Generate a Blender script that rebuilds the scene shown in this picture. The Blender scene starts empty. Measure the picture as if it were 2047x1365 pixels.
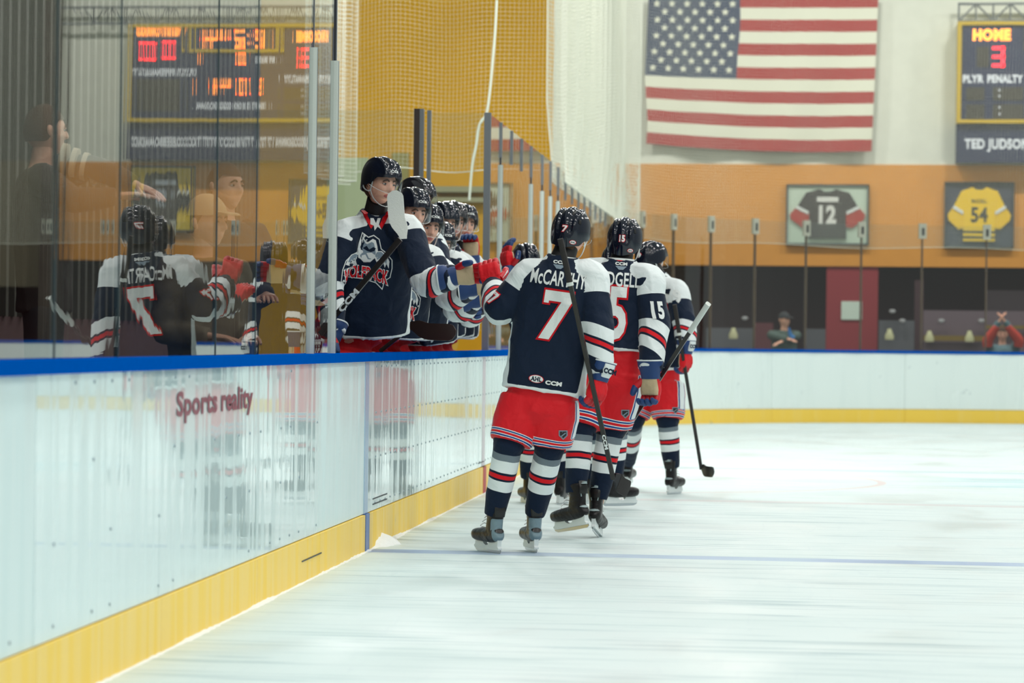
import bpy, bmesh, math, random
from mathutils import Vector, Matrix, noise
from mathutils.bvhtree import BVHTree
V = Vector
random.seed(7)
sc = bpy.context.scene
COL = sc.collection

# ------------------------------------------------------------------ camera
F_PX, CX, CY, HC, ROLL = 7000.0, 395.0, 682.5, 1.15, 0.0118
YAW, PITCH = math.atan(1175 / 7000.0), 8.4 / 7000.0
ROT = Matrix.Rotation(YAW, 3, 'Z') @ Matrix.Rotation(math.pi / 2 - PITCH, 3, 'X') @ Matrix.Rotation(ROLL, 3, 'Z')
cam_d = bpy.data.cameras.new('camera'); cam = bpy.data.objects.new('camera', cam_d); COL.objects.link(cam)
cam.matrix_world = Matrix.Translation((0, 0, HC)) @ ROT.to_4x4()
cam_d.sensor_width = 36.0; cam_d.lens = F_PX / 2047 * 36.0
cam_d.shift_x = (1023.5 - CX) / 2047
cam_d.clip_start = 0.1; cam_d.clip_end = 300
cam_d.dof.use_dof = True; cam_d.dof.focus_distance = 19.4; cam_d.dof.aperture_fstop = 4.2
sc.camera = cam

def at(px, py, Y):
    d = ROT @ V(((px - CX) / F_PX, (CY - py) / F_PX, -1.0))
    return V((0, 0, HC)) + d * (Y / d.y)
def atx(px, py, X):
    d = ROT @ V(((px - CX) / F_PX, (CY - py) / F_PX, -1.0))
    return V((0, 0, HC)) + d * (X / d.x)

# ------------------------------------------------------------------ world, lights, exposure
w = bpy.data.worlds.new('arena_ambient'); sc.world = w; w.use_nodes = True
w.node_tree.nodes['Background'].inputs[0].default_value = (0.80, 0.90, 0.86, 1)
w.node_tree.nodes['Background'].inputs[1].default_value = 0.40
sc.view_settings.view_transform = 'Standard'; sc.view_settings.look = 'None'
sc.view_settings.gamma = 1.0; sc.view_settings.use_curve_mapping = False
sc.view_settings.exposure = 0.05
sc.cycles.transparent_max_bounces = 24
sc.cycles.max_bounces = 8
def area(x, y, z, sx, sy, e, col=(1, .985, .95)):
    l = bpy.data.lights.new('arena_and_fill_lamp', 'AREA'); l.shape = 'RECTANGLE'; l.size = sx; l.size_y = sy
    l.energy = e; l.color = col
    o = bpy.data.objects.new('arena_and_fill_lamp', l); o.location = (x, y, z); COL.objects.link(o)
for ly in (4, 9, 14, 19, 24, 30, 35, 41, 46.5):
    for lx in (-0.6, 4.2, 9.5):
        area(lx, ly, 8.4, .7, .35, 98 if 22 < ly < 32 else 114)
for lx in (-4.5, 0, 4.5, 9):
    area(lx, 55.5, 9.6, .9, .4, 260)  # unseen fill row, added to brighten the end wall
for ly in (32, 39):
    for lx in (-4.8, -3.6):
        area(lx, ly, 7.2, .7, .35, 210)  # unseen fill lamps over the bench side, added to brighten the mustard wall

# ------------------------------------------------------------------ materials
def lin(c):
    r = []
    for v in c[:3]:
        v = v / 255.0
        r.append(v / 12.92 if v <= .04045 else ((v + .055) / 1.055) ** 2.4)
    return (*r, 1.0)
MATS = {}
def mat(name, col, rough=.5, metal=0., spec=.5, coat=0., emit=0., bump=0., bscale=200., trans=0., alpha=1.):
    if name in MATS: return MATS[name]
    m = bpy.data.materials.new(name); m.use_nodes = True
    nt = m.node_tree; b = nt.nodes['Principled BSDF']
    b.inputs['Base Color'].default_value = lin(col); b.inputs['Roughness'].default_value = rough
    b.inputs['Metallic'].default_value = metal; b.inputs['Specular IOR Level'].default_value = spec
    b.inputs['Coat Weight'].default_value = coat; b.inputs['Coat Roughness'].default_value = .06
    if emit:
        b.inputs['Emission Color'].default_value = lin(col); b.inputs['Emission Strength'].default_value = emit
    # slight grain so that no surface is perfectly flat
    tc = nt.nodes.new('ShaderNodeTexCoord'); n = nt.nodes.new('ShaderNodeTexNoise')
    n.inputs['Scale'].default_value = bscale; nt.links.new(tc.outputs['Object'], n.inputs['Vector'])
    if not emit:
        mx = nt.nodes.new('ShaderNodeMix'); mx.data_type = 'RGBA'; mx.blend_type = 'MULTIPLY'
        mx.inputs[0].default_value = .12
        mx.inputs[6].default_value = lin(col); nt.links.new(n.outputs['Fac'], mx.inputs[7])
        nt.links.new(mx.outputs[2], b.inputs['Base Color'])
    if bump:
        bp = nt.nodes.new('ShaderNodeBump'); bp.inputs['Strength'].default_value = bump
        bp.inputs['Distance'].default_value = .004
        nt.links.new(n.outputs['Fac'], bp.inputs['Height']); nt.links.new(bp.outputs[0], b.inputs['Normal'])
    MATS[name] = m
    return m
def ramp(nt, stops, src):
    r = nt.nodes.new('ShaderNodeValToRGB'); cr = r.color_ramp; cr.interpolation = 'CONSTANT'
    cr.elements[0].position = stops[0][0]; cr.elements[0].color = lin(stops[0][1])
    cr.elements[1].position = stops[1][0]; cr.elements[1].color = lin(stops[1][1])
    for p, c in stops[2:]:
        e = cr.elements.new(p); e.color = lin(c)
    nt.links.new(src, r.inputs[0]); return r
NAVY, WHITE, RED, BLUE = (8, 27, 50), (226, 233, 233), (214, 22, 34), (18, 64, 132)
def cloth(name, stops, over, rough=.75):
    """striped cloth: 'at' runs along the limb, 'aw' > 0 switches to the second colour list"""
    m = bpy.data.materials.new(name); m.use_nodes = True; nt = m.node_tree; b = nt.nodes['Principled BSDF']
    a1 = nt.nodes.new('ShaderNodeAttribute'); a1.attribute_name = 'at'
    a2 = nt.nodes.new('ShaderNodeAttribute'); a2.attribute_name = 'aw'
    r1 = ramp(nt, stops, a1.outputs['Fac']); r2 = ramp(nt, over, a2.outputs['Fac'])
    gt = nt.nodes.new('ShaderNodeMath'); gt.operation = 'GREATER_THAN'; gt.inputs[1].default_value = 0.0
    nt.links.new(a2.outputs['Fac'], gt.inputs[0])
    mx = nt.nodes.new('ShaderNodeMix'); mx.data_type = 'RGBA'
    nt.links.new(gt.outputs[0], mx.inputs[0]); nt.links.new(r1.outputs[0], mx.inputs[6]); nt.links.new(r2.outputs[0], mx.inputs[7])
    nt.links.new(mx.outputs[2], b.inputs['Base Color'])
    b.inputs['Roughness'].default_value = rough; b.inputs['Specular IOR Level'].default_value = .25
    b.inputs['Sheen Weight'].default_value = .06
    tc = nt.nodes.new('ShaderNodeTexCoord'); n = nt.nodes.new('ShaderNodeTexNoise'); n.inputs['Scale'].default_value = 260
    n2 = nt.nodes.new('ShaderNodeTexNoise'); n2.inputs['Scale'].default_value = 9; n2.inputs['Detail'].default_value = 3
    n2.inputs['Distortion'].default_value = .8
    bp = nt.nodes.new('ShaderNodeBump'); bp.inputs['Strength'].default_value = .25; bp.inputs['Distance'].default_value = .002
    bp2 = nt.nodes.new('ShaderNodeBump'); bp2.inputs['Strength'].default_value = .5; bp2.inputs['Distance'].default_value = .03
    nt.links.new(tc.outputs['Object'], n.inputs['Vector']); nt.links.new(tc.outputs['Object'], n2.inputs['Vector'])
    nt.links.new(n.outputs['Fac'], bp.inputs['Height']); nt.links.new(n2.outputs['Fac'], bp2.inputs['Height'])
    nt.links.new(bp2.outputs[0], bp.inputs['Normal']); nt.links.new(bp.outputs[0], b.inputs['Normal'])
    MATS[name] = m; return m
JERSEY = cloth('jersey_cloth', [(0, NAVY), (.60, WHITE), (.705, NAVY), (.725, RED), (.76, NAVY), (.78, WHITE), (.87, NAVY), (.985, WHITE)], [(0, WHITE), (.99, WHITE)])
PANTS = cloth('pants_cloth', [(0, RED), (.80, WHITE), (.815, BLUE), (.84, WHITE), (.855, RED), (.90, WHITE), (.915, BLUE), (.95, WHITE), (.965, RED)],
              [(0, WHITE), (.25, BLUE), (.75, WHITE)], .6)
SOCK = cloth('sock_cloth', [(0, NAVY), (.29, (112, 124, 132)), (.37, WHITE), (.49, NAVY), (.515, RED), (.56, NAVY), (.585, WHITE), (.70, NAVY)], [(0, WHITE), (.99, WHITE)], .85)
def two(name, c1, c2, rough, coat=0.):
    return cloth(name, [(0, c1), (.99, c1)], [(0, c2), (.99, c2)], rough)
BOOT_S = two('skate_boot_silver_heel', (22, 20, 22), (118, 140, 150), .35)
BOOT_K = two('skate_boot_black', (22, 20, 22), (34, 32, 34), .35)
PALM_R = two('glove_body_red', RED, (196, 176, 142), .6)
PALM_B = two('glove_body_blue', BLUE, (196, 176, 142), .6)
m_navy = mat('navy_gloss_shell', (8, 16, 34), .12, coat=.25)
m_white = mat('white_plastic', WHITE, .35)
m_whitec = mat('white_twill', (232, 236, 234), .7, spec=.2)
m_redc = mat('red_twill', RED, .7, spec=.2)
m_navyc = mat('navy_twill', NAVY, .7, spec=.2)
m_bluec = mat('blue_synthetic', (20, 58, 112), .55)
m_redg = mat('red_synthetic', (200, 20, 34), .45)
m_tan = mat('tan_palm_leather', (196, 176, 142), .7)
m_grey = mat('grey_twill', (128, 146, 160), .7)
m_black = mat('black_cloth', (16, 15, 17), .6)
m_blackp = mat('black_plastic', (18, 17, 18), .3)
m_steel = mat('blade_steel', (190, 195, 200), .2, 1.)
m_alu = mat('aluminium', (150, 156, 160), .35, .7)
m_dalu = mat('dark_aluminium', (64, 66, 72), .4, .5)
m_wsleeve = mat('white_post_sleeve', (214, 222, 214), .35)
m_skin = mat('skin', (236, 178, 152), .5)
m_lip = mat('lips', (176, 90, 84), .45)
m_eye = mat('eye_white', (215, 210, 205), .2)
m_iris = mat('iris', (40, 34, 30), .15)
m_hair = mat('brown_hair', (74, 46, 26), .8, bump=.6)
m_carbon = mat('carbon_shaft', (34, 31, 31), .28)
m_tape = mat('grip_tape', (44, 41, 40), .8, bump=.5)
m_wtape = mat('white_tape', (226, 230, 224), .8, bump=.4)

def glassy(name, tint, rough=.0, ior=1.5, streak=0.):
    m = bpy.data.materials.new(name); m.use_nodes = True; nt = m.node_tree
    nt.nodes.remove(nt.nodes['Principled BSDF']); out = nt.nodes['Material Output']
    t = nt.nodes.new('ShaderNodeBsdfTransparent'); t.inputs[0].default_value = (*tint, 1)
    g = nt.nodes.new('ShaderNodeBsdfGlossy'); g.inputs['Roughness'].default_value = rough
    f = nt.nodes.new('ShaderNodeFresnel'); f.inputs[0].default_value = ior
    mx = nt.nodes.new('ShaderNodeMixShader')
    ge = nt.nodes.new('ShaderNodeNewGeometry')           # both faces of the pane counted at the front one: 2F/(1+F)
    def mm(op, a, b_):
        q = nt.nodes.new('ShaderNodeMath'); q.operation = op
        for i, z in enumerate((a, b_)):
            if isinstance(z, float): q.inputs[i].default_value = z
            else: nt.links.new(z, q.inputs[i])
        return q.outputs[0]
    ff = mm('DIVIDE', mm('MULTIPLY', f.outputs[0], 2.0), mm('ADD', f.outputs[0], 1.0))
    ff = mm('MULTIPLY', ff, mm('SUBTRACT', 1.0, ge.outputs['Backfacing']))
    nt.links.new(ff, mx.inputs[0]); nt.links.new(t.outputs[0], mx.inputs[1]); nt.links.new(g.outputs[0], mx.inputs[2])
    nt.links.new(mx.outputs[0], out.inputs[0])
    if streak:
        tc = nt.nodes.new('ShaderNodeTexCoord'); mp = nt.nodes.new('ShaderNodeMapping')
        mp.inputs['Scale'].default_value = (1, 1.6, .25)
        n = nt.nodes.new('ShaderNodeTexNoise'); n.inputs['Scale'].default_value = 2.2; n.inputs['Detail'].default_value = 2
        bp = nt.nodes.new('ShaderNodeBump'); bp.inputs['Strength'].default_value = 1; bp.inputs['Distance'].default_value = streak
        nt.links.new(tc.outputs['Object'], mp.inputs[0]); nt.links.new(mp.outputs[0], n.inputs['Vector'])
        nt.links.new(n.outputs['Fac'], bp.inputs['Height']); nt.links.new(bp.outputs[0], g.inputs['Normal'])
        nt.links.new(bp.outputs[0], f.inputs['Normal'])
    MATS[name] = m; return m
m_glass = glassy('rink_glass', (.955, .975, .965), ior=1.6, streak=.0005)
m_visor = glassy('clear_visor', (.93, .95, .96), ior=1.36)

# ------------------------------------------------------------------ mesh building
class MB:
    def __init__(s): s.v = []; s.f = []; s.m = []; s.a = []; s.mats = []
    def mi(s, m):
        if m not in s.mats: s.mats.append(m)
        return s.mats.index(m)
    def add(s, vs, fs, m=None, attrs=None):
        o = len(s.v); k = s.mi(m) if m else 0
        s.v += [V(p) for p in vs]; s.a += attrs if attrs else [(0., -1.)] * len(vs)
        s.f += [tuple(i + o for i in f) for f in fs]; s.m += [k] * len(fs)
        return s
    def box(s, lo, hi, m=None, M=None):
        x0, y0, z0 = lo; x1, y1, z1 = hi
        vs = [V(p) for p in ((x0, y0, z0), (x1, y0, z0), (x1, y1, z0), (x0, y1, z0), (x0, y0, z1), (x1, y0, z1), (x1, y1, z1), (x0, y1, z1))]
        if M: vs = [M @ p for p in vs]
        return s.add(vs, [(3, 2, 1, 0), (4, 5, 6, 7), (0, 1, 5, 4), (1, 2, 6, 5), (2, 3, 7, 6), (3, 0, 4, 7)], m)
    def loft(s, path, rad, side=V((1, 0, 0)), n=16, m=None, res=0, p=2.2, attr=None, cap=True, M=None):
        path = [V(q) for q in path]; rad = [(r, r) if not isinstance(r, tuple) else r for r in rad]
        ts = [i / (len(path) - 1) for i in range(len(path))]
        if isinstance(attr, tuple): ts = attr[0]; fn = attr[1]
        else: fn = attr
        if res:
            P2, R2, T2 = [], [], []
            L = len(path)
            for i in range(L - 1):
                k = res if i < L - 2 else res + 1
                g = lambda q: min(max(q, 0), L - 1)
                for j in range(k):
                    u = j / res
                    def cr(a, b, c, d): return .5 * ((2 * b) + (c - a) * u + (2 * a - 5 * b + 4 * c - d) * u * u + (3 * b - a - 3 * c + d) * u ** 3)
                    P2.append(cr(path[g(i - 1)], path[i], path[i + 1], path[g(i + 2)]))
                    R2.append((rad[i][0] * (1 - u) + rad[i + 1][0] * u, rad[i][1] * (1 - u) + rad[i + 1][1] * u))
                    T2.append(ts[i] * (1 - u) + ts[i + 1] * u)
            path, rad, ts = P2, R2, T2
        vs, at_ = [], []
        L = len(path)
        for i in range(L):
            t = (path[min(i + 1, L - 1)] - path[max(i - 1, 0)]).normalized()
            u = side - t * side.dot(t)
            if u.length < 1e-4: u = t.orthogonal()
            u.normalize(); v = t.cross(u)
            for k in range(n):
                a = 2 * math.pi * k / n; c, d = math.cos(a), math.sin(a)
                e = 2 / p
                cc = math.copysign(abs(c) ** e, c); dd = math.copysign(abs(d) ** e, d)
                vs.append(path[i] + u * cc * rad[i][0] + v * dd * rad[i][1])
                at_.append(fn(ts[i], c, d, cc * rad[i][0]) if fn else (ts[i], -1.))
        fs = [(i * n + k, i * n + (k + 1) % n, (i + 1) * n + (k + 1) % n, (i + 1) * n + k) for i in range(L - 1) for k in range(n)]
        if cap: fs += [tuple(range(n - 1, -1, -1)), tuple((L - 1) * n + k for k in range(n))]
        if M: vs = [M @ q for q in vs]
        return s.add(vs, fs, m, at_)
    def tube(s, path, r, n=6, m=None, M=None, res=0):
        return s.loft(path, [r] * len(path) if not isinstance(r, list) else r, V((.31, .2, .93)), n, m, res=res, p=2, M=M)
    def mesh(s, name):
        me = bpy.data.meshes.new(name); me.from_pydata([tuple(p) for p in s.v], [], s.f)
        for m in s.mats: me.materials.append(m)
        if s.mats: me.polygons.foreach_set('material_index', s.m)
        return me
    def build(s, name, parent=None, O=V((0, 0, 0)), smooth=True, attrs=False, rec=True):
        me = bpy.data.meshes.new(name)
        me.from_pydata([tuple(p - O) for p in s.v], [], s.f)
        for m in s.mats: me.materials.append(m)
        if s.mats: me.polygons.foreach_set('material_index', s.m)
        if attrs: put_attrs(me, s.a)
        if rec:
            bm = bmesh.new(); bm.from_mesh(me); bmesh.ops.recalc_face_normals(bm, faces=bm.faces); bm.to_mesh(me); bm.free()
        if smooth:
            me.polygons.foreach_set('use_smooth', [True] * len(me.polygons))
            try: me.set_sharp_from_angle(angle=.75)
            except Exception: pass
        me.update()
        o = bpy.data.objects.new(name, me); COL.objects.link(o)
        if parent: o.parent = parent
        else: o.location = O
        return o
def put_attrs(me, a):
    for i, n in enumerate(('at', 'aw')):
        at_ = me.attributes.new(n, 'FLOAT', 'POINT'); at_.data.foreach_set('value', [q[i] for q in a])
def thing(name, label, cat, loc=(0, 0, 0), group=None, kind=None):
    o = bpy.data.objects.new(name, None); COL.objects.link(o); o.location = loc; o.empty_display_size = .2
    tag(o, label, cat, group, kind); return o
def tag(o, label=None, cat=None, group=None, kind=None):
    if label: o['label'] = label
    if cat: o['category'] = cat
    if group: o['group'] = group
    if kind: o['kind'] = kind
    return o

def remeshed(B, name, vox, m, parent, O, attrs=True, smooth_it=3, wr=0., wscale=7., seed=0):
    """union of the lofts in B as one skin; colour fields carried over from the lofts; folds added"""
    src = bpy.data.meshes.new('tmp'); src.from_pydata([tuple(p) for p in B.v], [], B.f)
    bm = bmesh.new(); bm.from_mesh(src); bmesh.ops.recalc_face_normals(bm, faces=bm.faces); bm.to_mesh(src); bm.free()
    to = bpy.data.objects.new('tmp', src); COL.objects.link(to)
    r = to.modifiers.new('r', 'REMESH'); r.mode = 'VOXEL'; r.voxel_size = vox
    q = to.modifiers.new('s', 'SMOOTH'); q.factor = .5; q.iterations = smooth_it
    dg = bpy.context.evaluated_depsgraph_get(); dg.update()
    me = bpy.data.meshes.new_from_object(to.evaluated_get(dg), depsgraph=dg)
    bpy.data.objects.remove(to)
    me.name = name; me.materials.clear(); me.materials.append(m)
    pts = [v.co.copy() for v in me.vertices]; nor = [v.normal.copy() for v in me.vertices]
    if attrs:
        bvh = BVHTree.FromPolygons([tuple(p) for p in B.v], B.f)
        out = []
        for p in pts:
            loc, nn, fi, dd = bvh.find_nearest(p)
            f = B.f[fi]
            ws = [1.0 / ((B.v[i] - loc).length + 1e-5) ** 2 for i in f]
            if len(f) > 4:
                k = max(range(len(f)), key=lambda i: ws[i]); out.append(B.a[f[k]]); continue
            # inverse bilinear from edge distances on a quad
            a0, a1, a2, a3 = [B.v[i] for i in f] if len(f) == 4 else [B.v[i] for i in f] + [B.v[f[2]]]
            def ed(p_, q_):
                e = q_ - p_; l = e.length_squared
                if l < 1e-12: return (loc - p_).length
                return (loc - p_ - e * ((loc - p_).dot(e) / l)).length
            du0 = ed(a0, a3); du1 = ed(a1, a2); dv0 = ed(a0, a1); dv1 = ed(a3, a2)
            uu = du0 / (du0 + du1 + 1e-9); vv = dv0 / (dv0 + dv1 + 1e-9)
            A = [B.a[i] for i in f] if len(f) == 4 else [B.a[i] for i in f] + [B.a[f[2]]]
            out.append(tuple((A[0][j] * (1 - uu) + A[1][j] * uu) * (1 - vv) + (A[3][j] * (1 - uu) + A[2][j] * uu) * vv for j in (0, 1)))
        put_attrs(me, out)
    so = V((seed * 3.7, seed * 1.3, 0))
    for v, p, n in zip(me.vertices, pts, nor):
        d = 0
        if wr:
            c = p * wscale + so
            k = noise.noise(V((c.x, c.y, c.z * .6)))
            k2 = noise.noise(c * 2.3)
            d = wr * ((1 - 2 * abs(k)) ** 3 * .7 + k2 * .5)
        v.co = p + n * d - O
    me.polygons.foreach_set('use_smooth', [True] * len(me.polygons)); me.update()
    o = bpy.data.objects.new(name, me); COL.objects.link(o); o.parent = parent
    bv = BVHTree.FromPolygons([v.co + O for v in me.vertices], [tuple(q.vertices) for q in me.polygons])
    return o, bv

# ------------------------------------------------------------------ lettering
_tc = {}
def text2d(s, bold=0., sx=1.):
    key = (s, bold, sx)
    if key in _tc: return _tc[key]
    c = bpy.data.curves.new('t', 'FONT'); c.body = s; c.align_x = 'CENTER'; c.align_y = 'CENTER'; c.size = 1; c.offset = bold
    c.resolution_u = 3; c.space_character = 1.0 + bold * 1.5
    o = bpy.data.objects.new('t', c); COL.objects.link(o)
    dg = bpy.context.evaluated_depsgraph_get(); dg.update()
    me = bpy.data.meshes.new_from_object(o.evaluated_get(dg)); bpy.data.objects.remove(o)
    vs = [(v.co.x * sx, v.co.y) for v in me.vertices]; fs = [tuple(p.vertices) for p in me.polygons]
    xs = [v[0] for v in vs]; ys = [v[1] for v in vs]
    cx, cy = (max(xs) + min(xs)) / 2, (max(ys) + min(ys)) / 2; h = max(ys) - min(ys) - 2 * bold
    vs = [((x - cx) / h, (y - cy) / h) for x, y in vs]
    _tc[key] = (vs, fs); return _tc[key]
def poly2d(pts):
    return ([tuple(p) for p in pts], [tuple(range(len(pts)))])
def ell2d(a, b, n=28): return poly2d([(a * math.cos(2 * math.pi * i / n), b * math.sin(2 * math.pi * i / n)) for i in range(n)])
def cutup(shape, step):
    bm = bmesh.new(); vs = [bm.verts.new((x, y, 0)) for x, y in shape[0]]
    for f in shape[1]:
        try: bm.faces.new([vs[i] for i in f])
        except ValueError: pass
    bmesh.ops.triangulate(bm, faces=bm.faces)
    xs = [v.co.x for v in bm.verts]; ys = [v.co.y for v in bm.verts]
    for ax, lo, hi in ((0, min(xs), max(xs)), (1, min(ys), max(ys))):
        t = lo + step
        while t < hi:
            no = (1, 0, 0) if ax == 0 else (0, 1, 0); co = (t, 0, 0) if ax == 0 else (0, t, 0)
            bmesh.ops.bisect_plane(bm, geom=bm.verts[:] + bm.edges[:] + bm.faces[:], plane_co=co, plane_no=no, dist=1e-6)
            t += step
    bm.verts.index_update()
    r = ([(v.co.x, v.co.y) for v in bm.verts], [tuple(v.index for v in f.verts) for f in bm.faces]); bm.free(); return r
def scl(shape, s, sy=None, dx=0, dy=0, rot=0, shear=0):
    sy = s if sy is None else sy; c, d = math.cos(rot), math.sin(rot); o = []
    for x, y in shape[0]:
        x += shear * y; x, y = x * s, y * sy; o.append((x * c - y * d + dx, x * d + y * c + dy))
    return (o, shape[1])
def decal(B, shape, org, r, u, n, bvh, off, m, step=.03):
    """lay a flat print on a surface: cast every point along -n"""
    sh = cutup(shape, step); vs = []; last = 0
    for x, y in sh[0]:
        p = org + r * x + u * y + n * .6; off_ = off + .0022
        loc, nn, fi, d = bvh.ray_cast(p, -n, 1.2)
        if loc is None: loc = p - n * (.6 - last)
        else: last = (loc - (p - n * .6)).dot(n)
        vs.append(loc + n * off_)
    B.add(vs, sh[1], m)
def flat(B, shape, org, r, u, m):
    B.add([org + r * x + u * y for x, y in shape[0]], shape[1], m)
SEVEN = poly2d([(-.36, .5), (.38, .5), (.38, .32), (-.10, -.5), (-.38, -.5), (.10, .29), (-.23, .29), (-.23, .24), (-.36, .24)])
def outline(pts_shape, d):
    pts = pts_shape[0]; n = len(pts); o = []
    for i in range(n):
        a, b, c = V(pts[i - 1]), V(pts[i]), V(pts[(i + 1) % n])
        e1 = (b - a).normalized(); e2 = (c - b).normalized()
        n1 = V((-e1.y, e1.x)); n2 = V((-e2.y, e2.x)); k = n1 + n2
        k = k / max(k.length_squared / 2, .35)
        o.append((b.x + k.x * d, b.y + k.y * d))
    return (o, pts_shape[1])

# ================================================================== THE SETTING
XB = -2.24                      # ice-side face of the long boards
R0, Y0 = 7.0, 46.9              # corner radius and where it begins
BH = 1.075                      # height of the boards
def track(s, off=0.):
    """point and outward side normal on the board line: s metres past Y=0 (straight, corner, end)"""
    if s < Y0: return V((XB - off, s, 0)), V((-1, 0, 0))
    a = (s - Y0) / R0
    if a < math.pi / 2:
        return V((XB + R0 - (R0 + off) * math.cos(a), Y0 + (R0 + off) * math.sin(a), 0)), V((-math.cos(a), math.sin(a), 0))
    return V((XB + R0 + (s - Y0 - R0 * math.pi / 2), Y0 + R0 + off, 0)), V((0, 1, 0))

# --- ice
m_ice = bpy.data.materials.new('ice'); m_ice.use_nodes = True; nt = m_ice.node_tree; b = nt.nodes['Principled BSDF']
tc = nt.nodes.new('ShaderNodeTexCoord'); sx = nt.nodes.new('ShaderNodeSeparateXYZ'); nt.links.new(tc.outputs['Object'], sx.inputs[0])
def math_(op, a, b_=None, c=None):
    n = nt.nodes.new('ShaderNodeMath'); n.operation = op
    for i, q in enumerate((a, b_, c)):
        if q is None: continue
        if isinstance(q, (int, float)): n.inputs[i].default_value = q
        else: nt.links.new(q, n.inputs[i])
    return n.outputs[0]
def noise_(scale, det=4, vec=None, ms=None, rot=0, dist=0.):
    n = nt.nodes.new('ShaderNodeTexNoise'); n.inputs['Scale'].default_value = scale; n.inputs['Detail'].default_value = det
    n.inputs['Distortion'].default_value = dist
    mp = nt.nodes.new('ShaderNodeMapping'); nt.links.new(tc.outputs['Object'], mp.inputs[0])
    mp.inputs['Scale'].default_value = ms or (1, 1, 1); mp.inputs['Rotation'].default_value = (0, 0, rot)
    nt.links.new(mp.outputs[0], n.inputs['Vector']); return n.outputs['Fac']
def step_(q, lo, hi):
    n = nt.nodes.new('ShaderNodeMapRange'); n.inputs[1].default_value = lo; n.inputs[2].default_value = hi; n.clamp = True
    nt.links.new(q, n.inputs[0]); return n.outputs[0]
def mixc(f, a, b_):
    n = nt.nodes.new('ShaderNodeMix'); n.data_type = 'RGBA'
    nt.links.new(f, n.inputs[0]) if not isinstance(f, float) else None
    for i, q in ((6, a), (7, b_)):
        if isinstance(q, tuple): n.inputs[i].default_value = lin(q)
        else: nt.links.new(q, n.inputs[i])
    return n.outputs[2]
def band(q, c, hw, soft=.01): return math_('MULTIPLY', step_(q, c - hw - soft, c - hw), step_(q, c + hw + soft, c + hw))
X_, Y_ = sx.outputs['X'], sx.outputs['Y']
frost = step_(noise_(1.3, 6, ms=(1, .5, 1), dist=.6), .3, .62)
scr = step_(noise_(3.0, 8, ms=(.25, 3.2, 1), rot=.25, dist=1.2), .54, .70)
scr2 = step_(noise_(4.0, 6, ms=(3.0, .3, 1), rot=-.5, dist=1.0), .60, .72)
colr = mixc(math_('MULTIPLY', scr, .62), (209, 223, 222), (140, 168, 174))
colr = mixc(math_('MULTIPLY', scr2, .45), colr, (200, 214, 216))
snow = math_('MULTIPLY', math_('ADD', math_('MULTIPLY', frost, -.5), 1.0), .62)
colr = mixc(math_('MULTIPLY', band(Y_, 18.97, .15), snow), colr, (70, 120, 190))
colr = mixc(math_('MULTIPLY', band(Y_, 32.6, .15), .34), colr, (90, 150, 175))
colr = mixc(math_('MULTIPLY', band(Y_, 25.85, .15), .16), colr, (190, 90, 90))
rad_ = math_('SQRT', math_('ADD', math_('POWER', math_('SUBTRACT', X_, XB), 2.0), math_('POWER', math_('SUBTRACT', Y_, 29.85), 2.0)))
colr = mixc(math_('MULTIPLY', band(rad_, 3.05, .03), .3), colr, (205, 120, 110))
pt = math_('MULTIPLY', step_(X_, 1.05, 1.6), band(Y_, 30.2, .9, .3))
pt = math_('MULTIPLY', pt, step_(noise_(1.6, 3, ms=(.5, 2.2, 1)), .42, .55))
colr = mixc(math_('MULTIPLY', pt, .55), colr, (150, 196, 205))
pt2 = math_('MULTIPLY', step_(math_('SUBTRACT', X_, math_('MULTIPLY', math_('SUBTRACT', 23.6, Y_), .25)), 1.25, 1.8), band(Y_, 22.6, 1.2, .3))
pt2 = math_('MULTIPLY', pt2, step_(noise_(2.2, 3, ms=(.4, 2.6, 1)), .40, .58))
colr = mixc(math_('MULTIPLY', pt2, .45), colr, (150, 180, 182))
nt.links.new(colr, b.inputs['Base Color'])
rg = nt.nodes.new('ShaderNodeMapRange'); rg.inputs[3].default_value = .28; rg.inputs[4].default_value = .6
nt.links.new(frost, rg.inputs[0]); nt.links.new(rg.outputs[0], b.inputs['Roughness'])
b.inputs['Specular IOR Level'].default_value = .12
bp = nt.nodes.new('ShaderNodeBump'); bp.inputs['Strength'].default_value = .35; bp.inputs['Distance'].default_value = .004
nt.links.new(math_('ADD', noise_(30, 4), noise_(9, 4, ms=(.4, 2, 1))), bp.inputs['Height']); nt.links.new(bp.outputs[0], b.inputs['Normal'])
B = MB(); B.box((XB - .1, -2, -.1), (24, 66, 0), m_ice); fl = B.build('floor', smooth=False); tag(fl, 'white skated ice sheet with faint blue and red lines', 'ice', kind='structure')

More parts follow.
